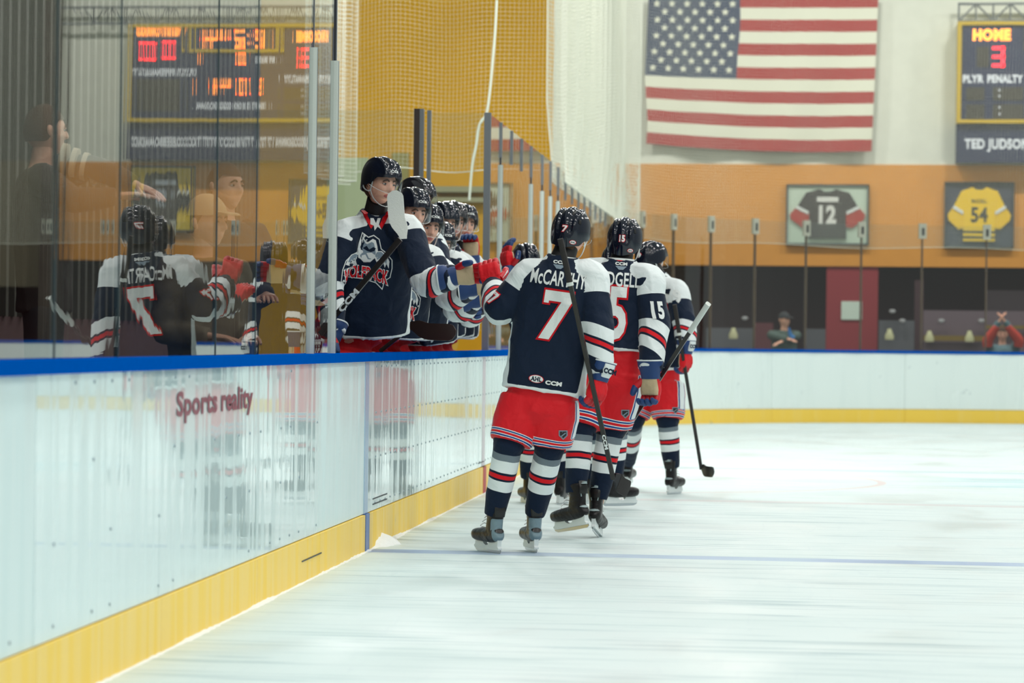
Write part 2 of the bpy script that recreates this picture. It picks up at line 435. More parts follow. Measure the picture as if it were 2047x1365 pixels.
# --- board plastic: white, scuffed, glossy where it has been wiped, wavy in vertical streaks
def board_mat(name, col, dirt, rlo=.03, rhi=.30, wave=.010, streak=.5):
    global nt, tc
    m = bpy.data.materials.new(name); m.use_nodes = True; nt = m.node_tree; b = nt.nodes['Principled BSDF']
    tc = nt.nodes.new('ShaderNodeTexCoord')
    big = step_(noise_(.55, 2, ms=(1, 1, .35)), .40, .58)
    st = noise_(2.2, 2, ms=(1, 1.3, .10))
    st2 = noise_(3.2, 3, ms=(1, 3.2, .22), dist=.3)
    spots = step_(noise_(5.5, 3), .70, .78)
    c = mixc(math_('MULTIPLY', step_(st2, .52, .75), .22), col, dirt)
    c = mixc(math_('MULTIPLY', spots, .55), c, (150, 165, 178))
    nt.links.new(c, b.inputs['Base Color'])
    r = nt.nodes.new('ShaderNodeMapRange'); r.inputs[1].default_value = .35; r.inputs[2].default_value = .8
    r.inputs[3].default_value = rlo; r.inputs[4].default_value = rhi
    stk = step_(noise_(3.0, 4, ms=(1, 2.6, .16), dist=.5), .50, .56)
    nt.links.new(math_('ADD', math_('MULTIPLY', big, .35), math_('MULTIPLY', stk, streak)), r.inputs[0])
    nt.links.new(r.outputs[0], b.inputs['Roughness'])
    bp = nt.nodes.new('ShaderNodeBump'); bp.inputs['Strength'].default_value = 1; bp.inputs['Distance'].default_value = wave
    nt.links.new(math_('ADD', st, math_('MULTIPLY', st2, .35)), bp.inputs['Height']); nt.links.new(bp.outputs[0], b.inputs['Normal'])
    MATS[name] = m; return m
m_board = board_mat('board_plastic', (218, 238, 239), (180, 204, 210), .008, .22, .0020, .62)
m_board2 = board_mat('board_plastic_matt', (218, 238, 239), (196, 216, 220), .28, .5, .004)
m_board3 = board_mat('board_plastic_brightened', (240, 251, 249), (222, 236, 236), .2, .4, .003)  # paler copy of the board colour, standing in for light on the far panels
m_kick = board_mat('kick_plastic_yellow', (255, 214, 86), (252, 230, 158), .4, .6, .002)
m_kickb = board_mat('kick_plastic_blue', (44, 98, 172), (150, 175, 205), .3, .5, .003)
m_blue = mat('blue_cap_rail', (0, 84, 178), .7, spec=.0, bump=.3, bscale=30)
m_seam = mat('seam_dark', (96, 110, 122), .6)

def strip(B, s0, s1, z0, z1, off0, off1, m, ds=.6):
    """solid bar following the boards; off = distance behind the ice-side face"""
    n = max(1, int((s1 - s0) / ds)) if s1 > Y0 else 1
    rows = []
    for i in range(n + 1):
        s = s0 + (s1 - s0) * i / n
        a, _ = track(s, off0); b_, _ = track(s, off1)
        rows += [a + V((0, 0, z0)), a + V((0, 0, z1)), b_ + V((0, 0, z1)), b_ + V((0, 0, z0))]
    fs = []
    for i in range(n):
        o = i * 4
        fs += [(o, o + 1, o + 5, o + 4), (o + 1, o + 2, o + 6, o + 5), (o + 2, o + 3, o + 7, o + 6), (o + 3, o, o + 4, o + 7)]
    fs += [(0, 3, 2, 1), (n * 4, n * 4 + 1, n * 4 + 2, n * 4 + 3)]
    B.add(rows, fs, m)
boards = thing('dasher_boards', 'white dasher boards around the rink with blue cap rail and yellow kick plate', 'rink boards', (XB, 8, 0))
OB = V((XB, 8, 0))
SE = Y0 + R0 * math.pi / 2 + 9
seams = [2.0, 5.2, 8.05, 10.4, 12.55, 14.9, 16.95, 18.82, 21.2, 23.6, 26.0, 28.4, 30.8, 33.2, 35.6, 38, 40.4, 42.8, 45.2]
s = 47.6
while s < SE: seams.append(s); s += 2.4
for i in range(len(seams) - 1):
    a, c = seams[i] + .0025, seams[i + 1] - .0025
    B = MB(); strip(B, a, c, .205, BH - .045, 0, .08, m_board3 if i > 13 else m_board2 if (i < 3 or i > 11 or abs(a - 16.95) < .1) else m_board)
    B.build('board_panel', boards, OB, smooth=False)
    B = MB(); strip(B, a + (.19 if abs(a - 18.8) < .1 else 0), c, -.01, .2, -.012, .08, m_kick); B.build('kick_plate', boards, OB, smooth=False)
B = MB(); strip(B, 2, SE, 0.0, BH - .06, .085, .10, m_seam); B.build('back_frame', boards, OB, smooth=False)
B = MB(); strip(B, 2, SE, BH - .045, BH, -.02, .125, m_blue); B.build('cap_rail', boards, OB, smooth=False)
B = MB(); B.box((XB - .05, 18.83, 0), (XB + .014, 19.0, .203), m_kickb); o = B.build('kick_plate', boards, OB, smooth=False); tag(o, 'blue stretch of kick plate at the blue line')
m_bstripe = mat('faded_blue_stripe', (160, 192, 222), .25); m_rstripe = mat('faded_red_stripe', (222, 216, 222), .4); m_rk = mat('red_kick_stripe', (200, 60, 62), .5)
B = MB(); B.box((XB - .01, 18.83, .205), (XB + .0025, 19.0, BH - .05), m_bstripe); o = B.build('line_stripe', boards, OB, smooth=False); tag(o, 'faded blue line stripe on the board')
B = MB(); B.box((XB - .01, 26.3, .205), (XB + .002, 26.55, BH - .05), m_rstripe); B.box((XB - .02, 26.3, 0), (XB + .015, 26.55, .2), m_rk); o = B.build('line_stripe', boards, OB, smooth=False); tag(o, 'red centre line stripe on the board')
# rows of screws on the boards in front of the bench
B = MB(); m_screw = mat('screw_head', (150, 166, 176), .4)
for z in (.245, .5, .745, 1.0):
    y = 8.2
    while y < 34:
        if not 16.95 < y < 18.8:
            d = 1 if y > 19.2 or random.random() < .35 else 0
            if d:
                p = V((XB, y, z)); n6 = 6; r_ = .0055
                B.add([p + V((.004, r_ * math.cos(k * math.pi / 3), r_ * math.sin(k * math.pi / 3))) for k in range(n6)] + [p + V((0, r_ * 1.2 * math.cos(k * math.pi / 3), r_ * 1.2 * math.sin(k * math.pi / 3))) for k in range(n6)],
                      [tuple(range(n6))] + [(k, (k + 1) % 6, (k + 1) % 6 + 6, k + 6) for k in range(6)], m_screw)
        y += .25 if y > 19.2 else .31
o = B.build('screw', boards, OB, smooth=False); tag(o, kind='stuff')
# small dark slots at the gate foot
B = MB(); m_slot = mat('slot_dark', (52, 60, 66), .6)
for (y0, y1, z) in ((19.25, 19.95, .235), (19.25, 19.95, .265), (26.0, 26.5, .235), (16.3, 17.0, .10)):
    B.box((XB - .01, y0, z), (XB + (.003 if z > .2 else .015), y1, z + .006), m_slot)
B.build('slot', boards, OB, smooth=False)
# reflection of dark red lettering, painted stretched onto the board
m_rtext = mat('dark_red_reflection_paint', (132, 52, 76), .3)
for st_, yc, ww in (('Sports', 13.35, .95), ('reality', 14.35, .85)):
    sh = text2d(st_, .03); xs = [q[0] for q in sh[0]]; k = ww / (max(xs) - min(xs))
    B = MB(); flat(B, scl(sh, k, .115), V((XB + .003, yc, .885)), V((0, 1, 0)), V((0, 0, 1)), m_rtext); o = B.build('painted_reflection_text', boards, OB, smooth=False); tag(o, 'painted reflection of dark red lettering on the white board')

# snow shaved up against the kick plate
B = MB(); m_snow = mat('shaved_snow', (238, 243, 242), .8, bump=.6, bscale=60)
y = 9.0; rows = []; fs = []
k = 0
while y < 46:
    h = .003 + .016 * max(0, noise.noise(V((y * 1.1, 0, 0)))) + .010 * abs(noise.noise(V((y * 7, 3, 0))))
    if 19.3 < y < 20.6: h += .035 * math.exp(-((y - 19.65) / .28) ** 2) * (1 + .5 * noise.noise(V((y * 14, 0, 9)))) + .008
    wd = .012 + h * 1.6
    rows += [V((XB + .008, y, h)), V((XB + .012 + wd * .35, y, h * .75)), V((XB + .012 + wd, y, -.003))]
    if k: o = (k - 1) * 3; fs += [(o, o + 3, o + 4, o + 1), (o + 1, o + 4, o + 5, o + 2)]
    k += 1; y += .035
B.add(rows, fs, m_snow); o = B.build('snow_bank', O=OB); tag(o, 'thin ragged ridge of shaved snow along the yellow kick plate', 'snow', kind='stuff')

# --- rink glass and its posts
GX = -2.34; GT = 2.95
glass = thing('rink_glass', 'tall clear glass panes standing in the long boards and round the corner', 'rink glass', (GX, 12, BH))
OG = V((GX, 12, BH))
def pane(y0, y1, yaw=0., z1=GT):
    B = MB(); c = V((GX, (y0 + y1) / 2, 0)); M = Matrix.Translation(c) @ Matrix.Rotation(yaw, 4, 'Z')
    h = (y1 - y0) / 2 - .004
    B.box((-.006, -h, BH), (.006, h, z1), m_glass, M); return B.build('glass_pane', glass, OG, smooth=False)
near = [(4.0, 6.6), (6.6, 9.0), (9.0, 11.1), (11.1, 12.2), (12.2, 14.35), (14.35, 15.45), (15.45, 17.3), (17.3, 18.1)]
yaws = [0, .0003, .0, -.0002, .0002, -.0012, .0008, .0014]
for (a, c), yw in zip(near, yaws): pane(a, c, yw)
m_edge = mat('pane_edge_dark', (58, 74, 78), .4)
for y in (9.0, 11.1, 12.2, 14.35, 15.45):
    B = MB(); B.box((GX - .008, y - .003, BH), (GX + .009, y + .003, GT), m_edge); o = B.build('pane_joint', glass, OG, smooth=False)
def post(y, full=True, w_=.02, dark=True, x=GX, z1=GT, wx=.011):
    B = MB(); B.box((x - wx, y - w_, BH - .01), (x + wx, y + w_, z1), m_dalu if dark else m_alu)
    B.box((x + wx, y - w_ * .4, BH), (x + wx + .003, y + w_ * .4, z1), m_alu)
    p_ = B.build('glass_post', glass, OG, smooth=False)
    if full:
        B = MB(); B.box((x - .016, y - w_ * 1.35, BH), (x + .024, y + w_ * 1.35, 2.6), m_wsleeve)
        B.box((x + .024, y - w_ * .3, BH), (x + .027, y + w_ * .3, 2.6), m_alu)
        B.build('post_sleeve', p_, OG, smooth=False)
post(17.3, True, .008, wx=.006); post(18.14, True, .02); post(27.66, False, .03, False, x=GX, wx=.025)
postY = [28.9, 30.05, 31.2, 32.4, 33.9, 35.1, 36.3, 37.5, 38.7, 39.9, 41.1, 42.3, 43.5, 44.7, 45.9]
prev = 27.7
for i, y in enumerate(postY):
    pane(prev, y, 0); prev = y
    if i in (0, 3, 4, 5, 6): post(y, True, .02)
    B = MB(); B.box((GX - .016, y - .022, 2.66), (GX + .018, y + .022, GT), m_alu); B.build('glass_clip', glass, OG, smooth=False)
# corner and end panes
cs = [Y0 - 1.0 + .0]
gl_s = []
for px in (1230, 1282, 1345, 1420, 1508, 1610, 1720, 1843, 1970, 2100, 2235, 2370, 2500):
    best = min((abs((lambda q: (q.x - at(px, 600, q.y).x))(track(Y0 + k * .02, .1)[0])), Y0 + k * .02) for k in range(1, 900))
    gl_s.append(best[1])
gl_s = [Y0 - 1] + gl_s
for i in range(len(gl_s) - 1):
    B = MB(); strip(B, gl_s[i] + .01, gl_s[i + 1] - .01, BH, GT, .094, .106, m_glass, .3); B.build('glass_pane', glass, OG, smooth=False)
for s_ in gl_s[1:]:
    p_, n_ = track(s_, .1); t_ = V((n_.y, -n_.x, 0)); M = Matrix((( t_.x, n_.x, 0, p_.x), (t_.y, n_.y, 0, p_.y), (0, 0, 1, 0), (0, 0, 0, 1)))
    B = MB(); B.box((-.007, -.02, BH), (.007, .02, GT - .1), mat('thin_post', (104, 92, 80), .5), M); q = B.build('glass_post', glass, OG, smooth=False)
    B = MB(); B.box((-.056, -.03, GT - .20), (.056, .02, GT + .03), mat('pale_clip', (186, 186, 170), .5), M); B.box((-.018, -.036, GT - .15), (.018, .03, GT - .04), m_dalu, M); B.build('glass_clip', q, OG, smooth=False)

# --- walls
m_wallw = mat('painted_block_cream', (222, 226, 210), .8, bump=.1, bscale=4)
m_orange = mat('orange_paint', (216, 146, 52), .75, bump=.1, bscale=4)
m_mustard = mat('mustard_paint', (238, 178, 4), .7, bump=.2, bscale=3)
m_dark = mat('dark_maroon_recess', (92, 48, 56), .8)
m_maroon = mat('maroon_column', (142, 40, 48), .7)
WY = 60.0
we = thing('wall_end', 'cream end wall with a wide orange band above a dark recess', 'wall', (0, WY, 0), kind='structure'); OW = V((0, WY, 0))
B = MB(); B.box((-7, WY, 4.19), (7.85, WY + .3, 11), m_wallw); o = B.build('upper_wall', we, OW, smooth=False)
B = MB(); B.box((-7, WY - .02, 2.475), (7.85, WY + .3, 4.19), m_orange); B.build('orange_band', we, OW, smooth=False)
B = MB(); B.box((-7, WY + .3, 2.475), (16, WY + 3.2, 2.7), m_dark); B.build('soffit', we, OW, smooth=False)
B = MB(); B.box((-7, WY + 3.2, 0), (16, WY + 3.4, 2.7), m_dark); B.build('recess_wall', we, OW, smooth=False)
B = MB(); p0 = at(1652, 600, WY).x; p1 = at(1755, 600, WY).x
B.box((p0, WY + .02, 0), (p1, WY + .35, 2.475), m_maroon); B.build('column', we, OW, smooth=False)
B = MB(); B.box((7.85, WY - .4, 0), (8.15, WY + .3, 11), mat('brown_pier', (70, 60, 50), .7)); B.build('column', we, OW, smooth=False)
B = MB(); B.box((8.15, WY, 2.6), (16, WY + .3, 11), mat('grey_brown_wall', (96, 96, 88), .8)); B.build('upper_wall', we, OW, smooth=False)
B = MB(); B.box((8.15, WY - .05, 2.0), (16, WY + .3, 4.2), mat('olive_brown_wall', (112, 104, 84), .8)); B.build('orange_band', we, OW, smooth=False)
a = at(1682, 602, WY); c = at(1723, 639, WY)
B = MB(); B.box((a.x, WY + .0, c.z), (c.x, WY + .02, a.z), mat('paper', (206, 222, 208), .7)); o = B.build('paper_notice', O=V((a.x, WY, c.z)), smooth=False) if False else None
nb = MB(); nb.box((a.x, WY - .005, c.z), (c.x, WY + .02, a.z), mat('paper', (206, 222, 208), .7)); o = nb.build('paper_notice', smooth=False)
tag(o, 'pale blank notice sheet fixed to the maroon column', 'notice')
# side floor behind the boards
B = MB(); B.box((-12, -2, -.12), (XB - .17, 66, -.005), mat('rubber_floor', (58, 58, 60), .8)); o = B.build('floor', smooth=False); tag(o, 'dark rubber walkway behind the long boards', 'floor', kind='structure')
B = MB()
B.box((XB - .1, Y0 + R0 + .3, -.02), (16, 64, .01), mat('rubber_floor', (58, 58, 60), .8)); o = B.build('floor', smooth=False); tag(o, 'dark rubber walkway behind the end boards', 'floor', kind='structure')
# mustard side block at the far left and the dark ribbed wall beside the bench
mx = at(1101, 200, 47.5).x
wl = thing('wall_left', 'mustard yellow block wall at the far left behind the netting', 'wall', (mx, 47.5, 0), kind='structure'); OL = V((mx, 47.5, 0))
B = MB(); B.box((-9, 47.5, 0), (mx, 48, 9), m_mustard); B.build('wall_face', wl, OL, smooth=False)
m_mint = mat('mint_panel', (196, 208, 162), .6)
pa = at(690, 300, 47.3); pb = at(722, 330, 47.3)
B = MB(); B.box((at(655, 300, 47.3).x, 47.3, 1.0), (at(735, 300, 47.3).x, 47.49, at(700, 315, 47.3).z), m_mint)
B.box((at(782, 400, 47.3).x, 47.32, 1.0), (at(815, 400, 47.3).x, 47.49, at(800, 305, 47.3).z), mat('olive_panel', (170, 158, 84), .6)); B.build('wall_panel', wl, OL, smooth=False)
for (y0, y1) in ((372, 384), (394, 404)):
    B = MB(); a = at(845, y0, 47.2); c = at(975, y1, 47.2)
    B.box((a.x, 47.2, c.z), (c.x, 47.49, a.z), mat('grey_rail', (176, 172, 130), .5)); B.build('wall_rail', wl, OL, smooth=False)
wd = thing('wall_side', 'dark ribbed side wall behind the near glass', 'wall', (-6.2, 24, 0), kind='structure'); OD = V((-6.2, 24, 0))
m_rib = mat('ribbed_dark_metal', (58, 58, 52), .6); m_rib2 = mat('ribbed_metal_lower', (72, 40, 44), .7)
B = MB(); B.box((-6.5, 6, 1.3), (-6.2, 41, 9), m_rib); B.box((-6.5, 6, 0), (-6.18, 41, 1.3), m_rib2); B.build('wall_face', wd, OD, smooth=False)
y = 12.
while y < 41:
    B = MB(); B.box((-6.21, y, 1.3), (-6.15, y + .09, 8), m_rib); q = B.build('wall_rib', wd, OD, smooth=False); y += .32

# bench end screen: post, second post set back from the boards, pane between and beyond
bs = thing('bench_screen', 'clear glass screen with grey posts closing the far end of the bench', 'glass screen', (-2.6, 27.66, 0)); OS = V((-2.6, 27.66, 0))
x2 = at(838, 400, 27.66).x
B = MB(); B.box((x2 - .045, 27.62, .25), (x2 + .0, 27.72, GT + .03), mat('dark_brown_post', (62, 52, 48), .5)); B.box((x2 + .0, 27.63, .25), (x2 + .03, 27.70, GT + .03), m_alu); B.build('screen_post', bs, OS, smooth=False)
B = MB(); B.box((x2 + .055, 27.66, .25), (x2 + .085, 27.72, GT + .02), m_alu); B.build('screen_post', bs, OS, smooth=False)
B = MB(); B.box((x2 + .09, 27.66, .6), (GX - .03, 27.672, GT), m_glass); B.build('glass_pane', bs, OS, smooth=False)
B = MB(); B.box((-4.2, 27.66, .6), (x2 - .05, 27.672, GT + .02), m_glass); B.build('glass_pane', bs, OS, smooth=False)
B = MB(); B.box((-4.2, 27.64, .25), (GX - .03, 27.70, .6), m_wsleeve); B.build('kick_panel', bs, OS, smooth=False)
# bench platform and seat
B = MB(); B.box((-4.2, 14.0, -.004), (XB - .17, 27.6, .25), mat('bench_rubber', (40, 40, 44), .8)); o = B.build('bench_platform', O=V((-3.2, 23, 0)), smooth=False)
tag(o, 'raised rubber floor of the players bench behind the boards', 'platform')
t = thing('players_bench', 'long white bench seat behind the standing players', 'bench', (-3.5, 23, .25))
B = MB(); B.box((-3.7, 18.5, .66), (-3.3, 27.4, .70), m_wsleeve); B.build('seat', t, V((-3.5, 23, .25)), smooth=False)
for y in (18.8, 21, 23.2, 25.4, 27.1):
    B = MB(); B.box((-3.6, y, .25), (-3.4, y + .06, .66), m_alu); B.build('leg', t, V((-3.5, 23, .25)), smooth=False)

# ------------------------------------------------------------------ netting
m_net = mat('net_twine', (226, 228, 212), .8)
def wire(B, pts, r):
    vs = []; n = len(pts)
    for i, p in enumerate(pts):
        t_ = (pts[min(i + 1, n - 1)] - pts[max(i - 1, 0)]).normalized()
        u = t_.orthogonal().normalized() if abs(t_.z) < .9 else V((1, 0, 0)); v_ = t_.cross(u)
        if abs(t_.z) < .9: u = t_.cross(V((0, 0, 1))).normalized(); v_ = t_.cross(u)
        for k in range(3):
            a_ = 2.094 * k; vs.append(p + (u * math.cos(a_) + v_ * math.sin(a_)) * r)
    B.add(vs, [(i * 3 + k, i * 3 + (k + 1) % 3, i * 3 + 3 + (k + 1) % 3, i * 3 + 3 + k) for i in range(n - 1) for k in range(3)], m_net)
def net(name, label, fn, L, z0, z1, r=.0019, g=.044, nz=14, nl=.25, O=V((0, 0, 0))):
    B = MB(); k = 0
    while k * g <= L:
        wire(B, [fn(k * g, z0 + (z1 - z0) * j / nz) for j in range(nz + 1)], r); k += 1
    k = 0; n = max(2, int(L / nl))
    while z0 + k * g <= z1:
        wire(B, [fn(L * j / n, z0 + k * g) for j in range(n + 1)], r); k += 1
    wire(B, [fn(L * j / n, z0) for j in range(n + 1)], .006)
    wire(B, [fn(L * j / n, z1) for j in range(n + 1)], .010)
    o = B.build(name, O=O, smooth=False, rec=False); tag(o, label, 'netting', kind='stuff'); return o
xa0 = at(1101, 200, 36).x; xa1 = at(706, 200, 36).x
def fa(s_, z): return V((xa0 - s_, 36 + .16 * math.sin(s_ * 7 + .5 * math.sin(z)) + .05 * math.sin(z * 3 + s_ * 2), z + .02 * math.sin(s_ * 5)))
net('safety_net', 'white mesh netting hung above the glass in front of the mustard wall', fa, xa0 - xa1, 2.9, 5.4, r=.0010, nl=.08, nz=24, O=V((xa0, 36, 4)))
def fa2(s_, z): return V((xa1 - .02 - .16 * math.sin(s_ * 6), 36 - s_, z))
net('safety_net', 'fold of white netting at the left edge beside the near glass post', fa2, 3.0, 2.75, 5.4, nl=.2, nz=10, r=.0015, O=V((xa1, 36, 4)))
def fb(s_, z):
    p_, n_ = track(36.2 + s_, .02); q = .07 * math.sin(s_ * 5.5) * min(1, max(0, (z - 2.7))); return p_ + n_ * q + V((0, 0, z))
net('safety_net', 'side netting seen edge-on as a white veil above the long boards', fb, Y0 - 36.2 + 1.9, 2.80, 7.2, r=.0034, nl=.2, nz=16, O=V((XB, 42, 5)))
def fb2(s_, z):
    p_, n_ = track(36.4 + s_, .14); q = .10 * math.sin(s_ * 4.1 + z * .3) * min(1, max(0, (z - 2.6))); return p_ + n_ * q + V((0, 0, z))
net('safety_net', 'second bunched layer of side netting just behind the first', fb2, Y0 - 36.4 + 2.0, 2.86, 7.2, r=.0034, nl=.2, nz=16, O=V((XB, 42, 5)))
def fc(s_, z):
    p_, n_ = track(Y0 + 1.8 + s_, .4); return p_ + n_ * (.05 * math.sin(s_ * 3 + z)) + V((0, 0, z + .02 * math.sin(s_ * 2)))
net('safety_net', 'end netting hung in front of the flag and the scoreboard', fc, R0 * math.pi / 2 - 1.8 + 8.5, 2.62, 6.88, r=.0022, nl=.3, nz=16, O=V((3, 54, 5)))
# lacing cord on the mustard side net
c_ = [(993, 0), (990, 60), (985, 120), (981, 165), (973, 225), (958, 250), (952, 290), (944, 330), (938, 400)]
B = MB(); B.tube([at(x, y, 35.8) for x, y in c_], .014, 6, mat('lacing_cord', (222, 230, 214), .7), res=3); o = B.build('lacing_cord', O=at(981, 165, 35.8)); tag(o, 'white cord hanging down the netting before the mustard wall', 'cord')

# ------------------------------------------------------------------ flag
fY = 59.86
fl0 = at(1297, -8, fY); fr0 = at(1756, -8, fY); flb = at(1290, 287, fY); frb = at(1742, 303, fY)
flag = thing('american_flag', 'large American flag hung flat on the cream end wall', 'flag', (flb + frb) / 2); OF = (flb + frb) / 2
def fp(u, v_, d=0):
    p_ = (fl0 * (1 - u) + fr0 * u) * (1 - v_) + (flb * (1 - u) + frb * u) * v_
    sag = -.10 * math.sin(math.pi * u) * v_ * .6
    return p_ + V((.03 * math.sin(v_ * 9) * (1 - u), -.04 - .035 * math.sin(u * 19 + v_ * 3) * (.3 + v_) - d, sag))
m_fr = mat('flag_red', (166, 40, 44), .8); m_fw = mat('flag_white', (226, 228, 206), .8); m_fb = mat('flag_blue', (50, 62, 92), .8)
for i in range(13):
    B = MB(); n = 40; u0 = .4 if i < 7 else 0
    rows = []; 
    for k in range(n + 1):
        u = u0 + (1 - u0) * k / n
        rows += [fp(u, i / 13), fp(u, (i + .5) / 13), fp(u, (i + 1) / 13), fp(u, (i + 1) / 13, -.012), fp(u, i / 13, -.012)]
    fs = [(k * 5 + a, k * 5 + (a + 1) % 5, (k + 1) * 5 + (a + 1) % 5, (k + 1) * 5 + a) for k in range(n) for a in range(5)]
    B.add(rows, fs, m_fr if i % 2 == 0 else m_fw); o = B.build('stripe', flag, OF)
    tag(o, 'red stripe' if i % 2 == 0 else 'white stripe')
B = MB(); n = 20; rows = []
for k in range(n + 1):
    for j in range(9): rows.append(fp(.4 * k / n, 7 / 13 * j / 8, .002))
    rows += [fp(.4 * k / n, 7 / 13, -.012), fp(.4 * k / n, 0, -.012)]
fs = [(k * 11 + a, k * 11 + (a + 1) % 11, (k + 1) * 11 + (a + 1) % 11, (k + 1) * 11 + a) for k in range(n) for a in range(11)]
B.add(rows, fs, m_fb); o = B.build('canton', flag, OF)
for r_ in range(9):
    for k in range(6 if r_ % 2 == 0 else 5):
        u = .4 * ((k * 2 + 1 + (r_ % 2)) / 12); v_ = 7 / 13 * (r_ + 1) / 10
        c = fp(u, v_, .012); vs = [c + V((math.sin(a_ * math.pi / 5) * (.068 if a_ % 2 == 0 else .03), 0, math.cos(a_ * math.pi / 5) * (.068 if a_ % 2 == 0 else .03))) for a_ in range(10)]
        B = MB(); B.add(vs + [q + V((0, .008, 0)) for q in vs], [tuple(range(10)), tuple(range(19, 9, -1))] + [(a_, (a_ + 1) % 10, (a_ + 1) % 10 + 10, a_ + 10) for a_ in range(10)], m_fw)
        B.build('star', flag, OF, smooth=False)

# ------------------------------------------------------------------ scoreboard
sbx0, sbx1, sbz0, sbz1 = 2.77, 6.58, 4.86, 6.55
m_sbn = mat('scoreboard_navy', (20, 30, 72), .5); m_yel = mat('scoreboard_yellow', (196, 164, 22), .5); m_sbw = mat('scoreboard_lettering', (228, 234, 238), .5)
m_led = mat('amber_lamps', (255, 146, 52), emit=2.5); m_ledr = mat('red_lamps', (255, 40, 60), emit=1.9); m_off = mat('unlit_lamps', (52, 46, 40), .5)
sb = thing('scoreboard', 'navy scoreboard with yellow border and lit amber and red figures', 'scoreboard', (4.7, 59.7, 4.2)); OB2 = V((4.7, 59.7, 4.2))
B = MB(); B.box((sbx0 + .05, 59.55, sbz0 + .05), (sbx1 - .05, 59.98, sbz1 - .05), m_sbn); B.build('panel', sb, OB2, smooth=False)
for lo, hi in (((sbx0, 59.5, sbz0), (sbx0 + .06, 59.98, sbz1)), ((sbx1 - .06, 59.5, sbz0), (sbx1, 59.98, sbz1)), ((sbx0 + .06, 59.5, sbz0), (sbx1 - .06, 59.98, sbz0 + .06)), ((sbx0 + .06, 59.5, sbz1 - .06), (sbx1 - .06, 59.98, sbz1))):
    B = MB(); B.box(lo, hi, m_yel); B.build('border', sb, OB2, smooth=False)
for lo, hi in (((3.86, 6.06), (3.91, 6.5)), ((5.5, 6.06), (5.55, 6.5)), ((3.91, 6.06), (5.5, 6.11))):
    B = MB(); B.box((lo[0], 59.5, lo[1]), (hi[0], 59.56, hi[1]), m_yel); B.build('clock_border', sb, OB2, smooth=False)
def sbt(s_, cx, cz, h, m, bold=.03, w_=None, y=59.545, name='lettering', sx=.85):
    sh = text2d(s_, bold, sx); k = h
    if w_:
        xs = [q[0] for q in sh[0]]; kx = w_ / (max(xs) - min(xs))
    else: kx = h
    B = MB(); flat(B, scl(sh, kx, k), V((cx, y, cz)), V((1, 0, 0)), V((0, 0, 1)), m); return B.build(name, sb, OB2, smooth=False)
hc = at(1983, 69, 59.5)
o = sbt('HOME', hc.x, hc.z, .17, m_led, .07, .62); tag(o, 'lit amber word')
SEG = {'0': 'abcdef', '1': 'bc', '2': 'abged', '3': 'abgcd', '4': 'fgbc', '5': 'afgcd', '8': 'abcdefg'}
def seg(ch, cx, cz, w_, h, m, t_=None):
    t_ = t_ or w_ * .26; B = MB(); x0, x1, z0, z1 = cx - w_ / 2, cx + w_ / 2, cz - h / 2, cz + h / 2; y0, y1 = 59.53, 59.56
    R_ = dict(a=((x0, z1 - t_), (x1, z1)), g=((x0, cz - t_ / 2), (x1, cz + t_ / 2)), d=((x0, z0), (x1, z0 + t_)), f=((x0, cz), (x0 + t_, z1)), b=((x1 - t_, cz), (x1, z1)), e=((x0, z0), (x0 + t_, cz)), c=((x1 - t_, z0), (x1, cz)))
    for q in SEG[ch]: B.box((R_[q][0][0], y0, R_[q][0][1]), (R_[q][1][0], y1, R_[q][1][1]), m)
    o = B.build('digit', sb, OB2, smooth=False); tag(o, 'lit digit', kind='stuff'); return o
c3 = at(1996, 113, 59.5); seg('3', c3.x, c3.z, .2, .34, m_ledr)
B = MB(); q = at(1965, 113, 59.5); B.box((q.x - .1, 59.53, q.z - .17), (q.x + .1, 59.56, q.z + .17), m_off); B.build('unlit_digit', sb, OB2, smooth=False)
q = at(1946, 157, 59.5); sbt('PLYR', q.x, q.z, .12, m_sbw, .05, .34); q = at(2010, 157, 59.5); sbt('PENALTY', q.x, q.z, .12, m_sbw, .05, .58)
for (u0, u1, dx) in ((1932, 1968, 0), (1985, 2046, 0)):
    for v0, v1 in ((174, 200), (208, 240)):
        a = at(u0, v0, 59.5); c = at(u1, v1, 59.5); B = MB(); B.box((a.x, 59.53, c.z), (c.x, 59.56, a.z), m_off); B.build('unlit_digit', sb, OB2, smooth=False)
for v0 in (180, 192, 214, 228):
    q = at(1998, v0, 59.5); B = MB(); B.box((q.x - .012, 59.515, q.z - .02), (q.x + .012, 59.528, q.z + .02), m_sbw); B.build('colon_mark', sb, OB2, smooth=False)
sbt('VISITORS', 5.98, 6.65 - .22, .16, m_led, .07, .78)
seg('0', 6.23, 6.1 - .02, .16, .32, m_ledr); seg('0', 5.88, 6.1, .16, .32, m_ledr)
for ch, x in (('1', 4.12), ('2', 4.36), ('2', 4.80), ('4', 5.12)): seg(ch, x, 6.29, .2, .32, m_led)
for z in (6.22, 6.36):
    B = MB(); B.box((4.56, 59.53, z - .025), (4.61, 59.56, z + .025), m_led); B.build('colon_mark', sb, OB2, smooth=False)
seg('1', 5.26, 5.95, .08, .2, m_led); seg('0', 4.72, 5.95, .09, .2, m_led)
for ch, x in (('8', 4.27), ('0', 4.68), ('4', 5.05), ('1', 5.34)): seg(ch, x, 5.47, .12, .28, m_led)
sbt('PLYR PENALTY', 5.95, 5.72, .11, m_sbw, .05, 1.1); sbt('SHOTS ON GOAL', 4.75, 5.14, .11, m_sbw, .05, 1.3); sbt('PERIOD', 4.2, 5.93, .1, m_sbw, .05, .5)
B = MB(); B.box((5.6, 59.53, 5.05), (6.4, 59.56, 5.6), m_off); B.build('unlit_digit', sb, OB2, smooth=False)
for (x0, z0) in ((sbx0, 6.6),):
    pass
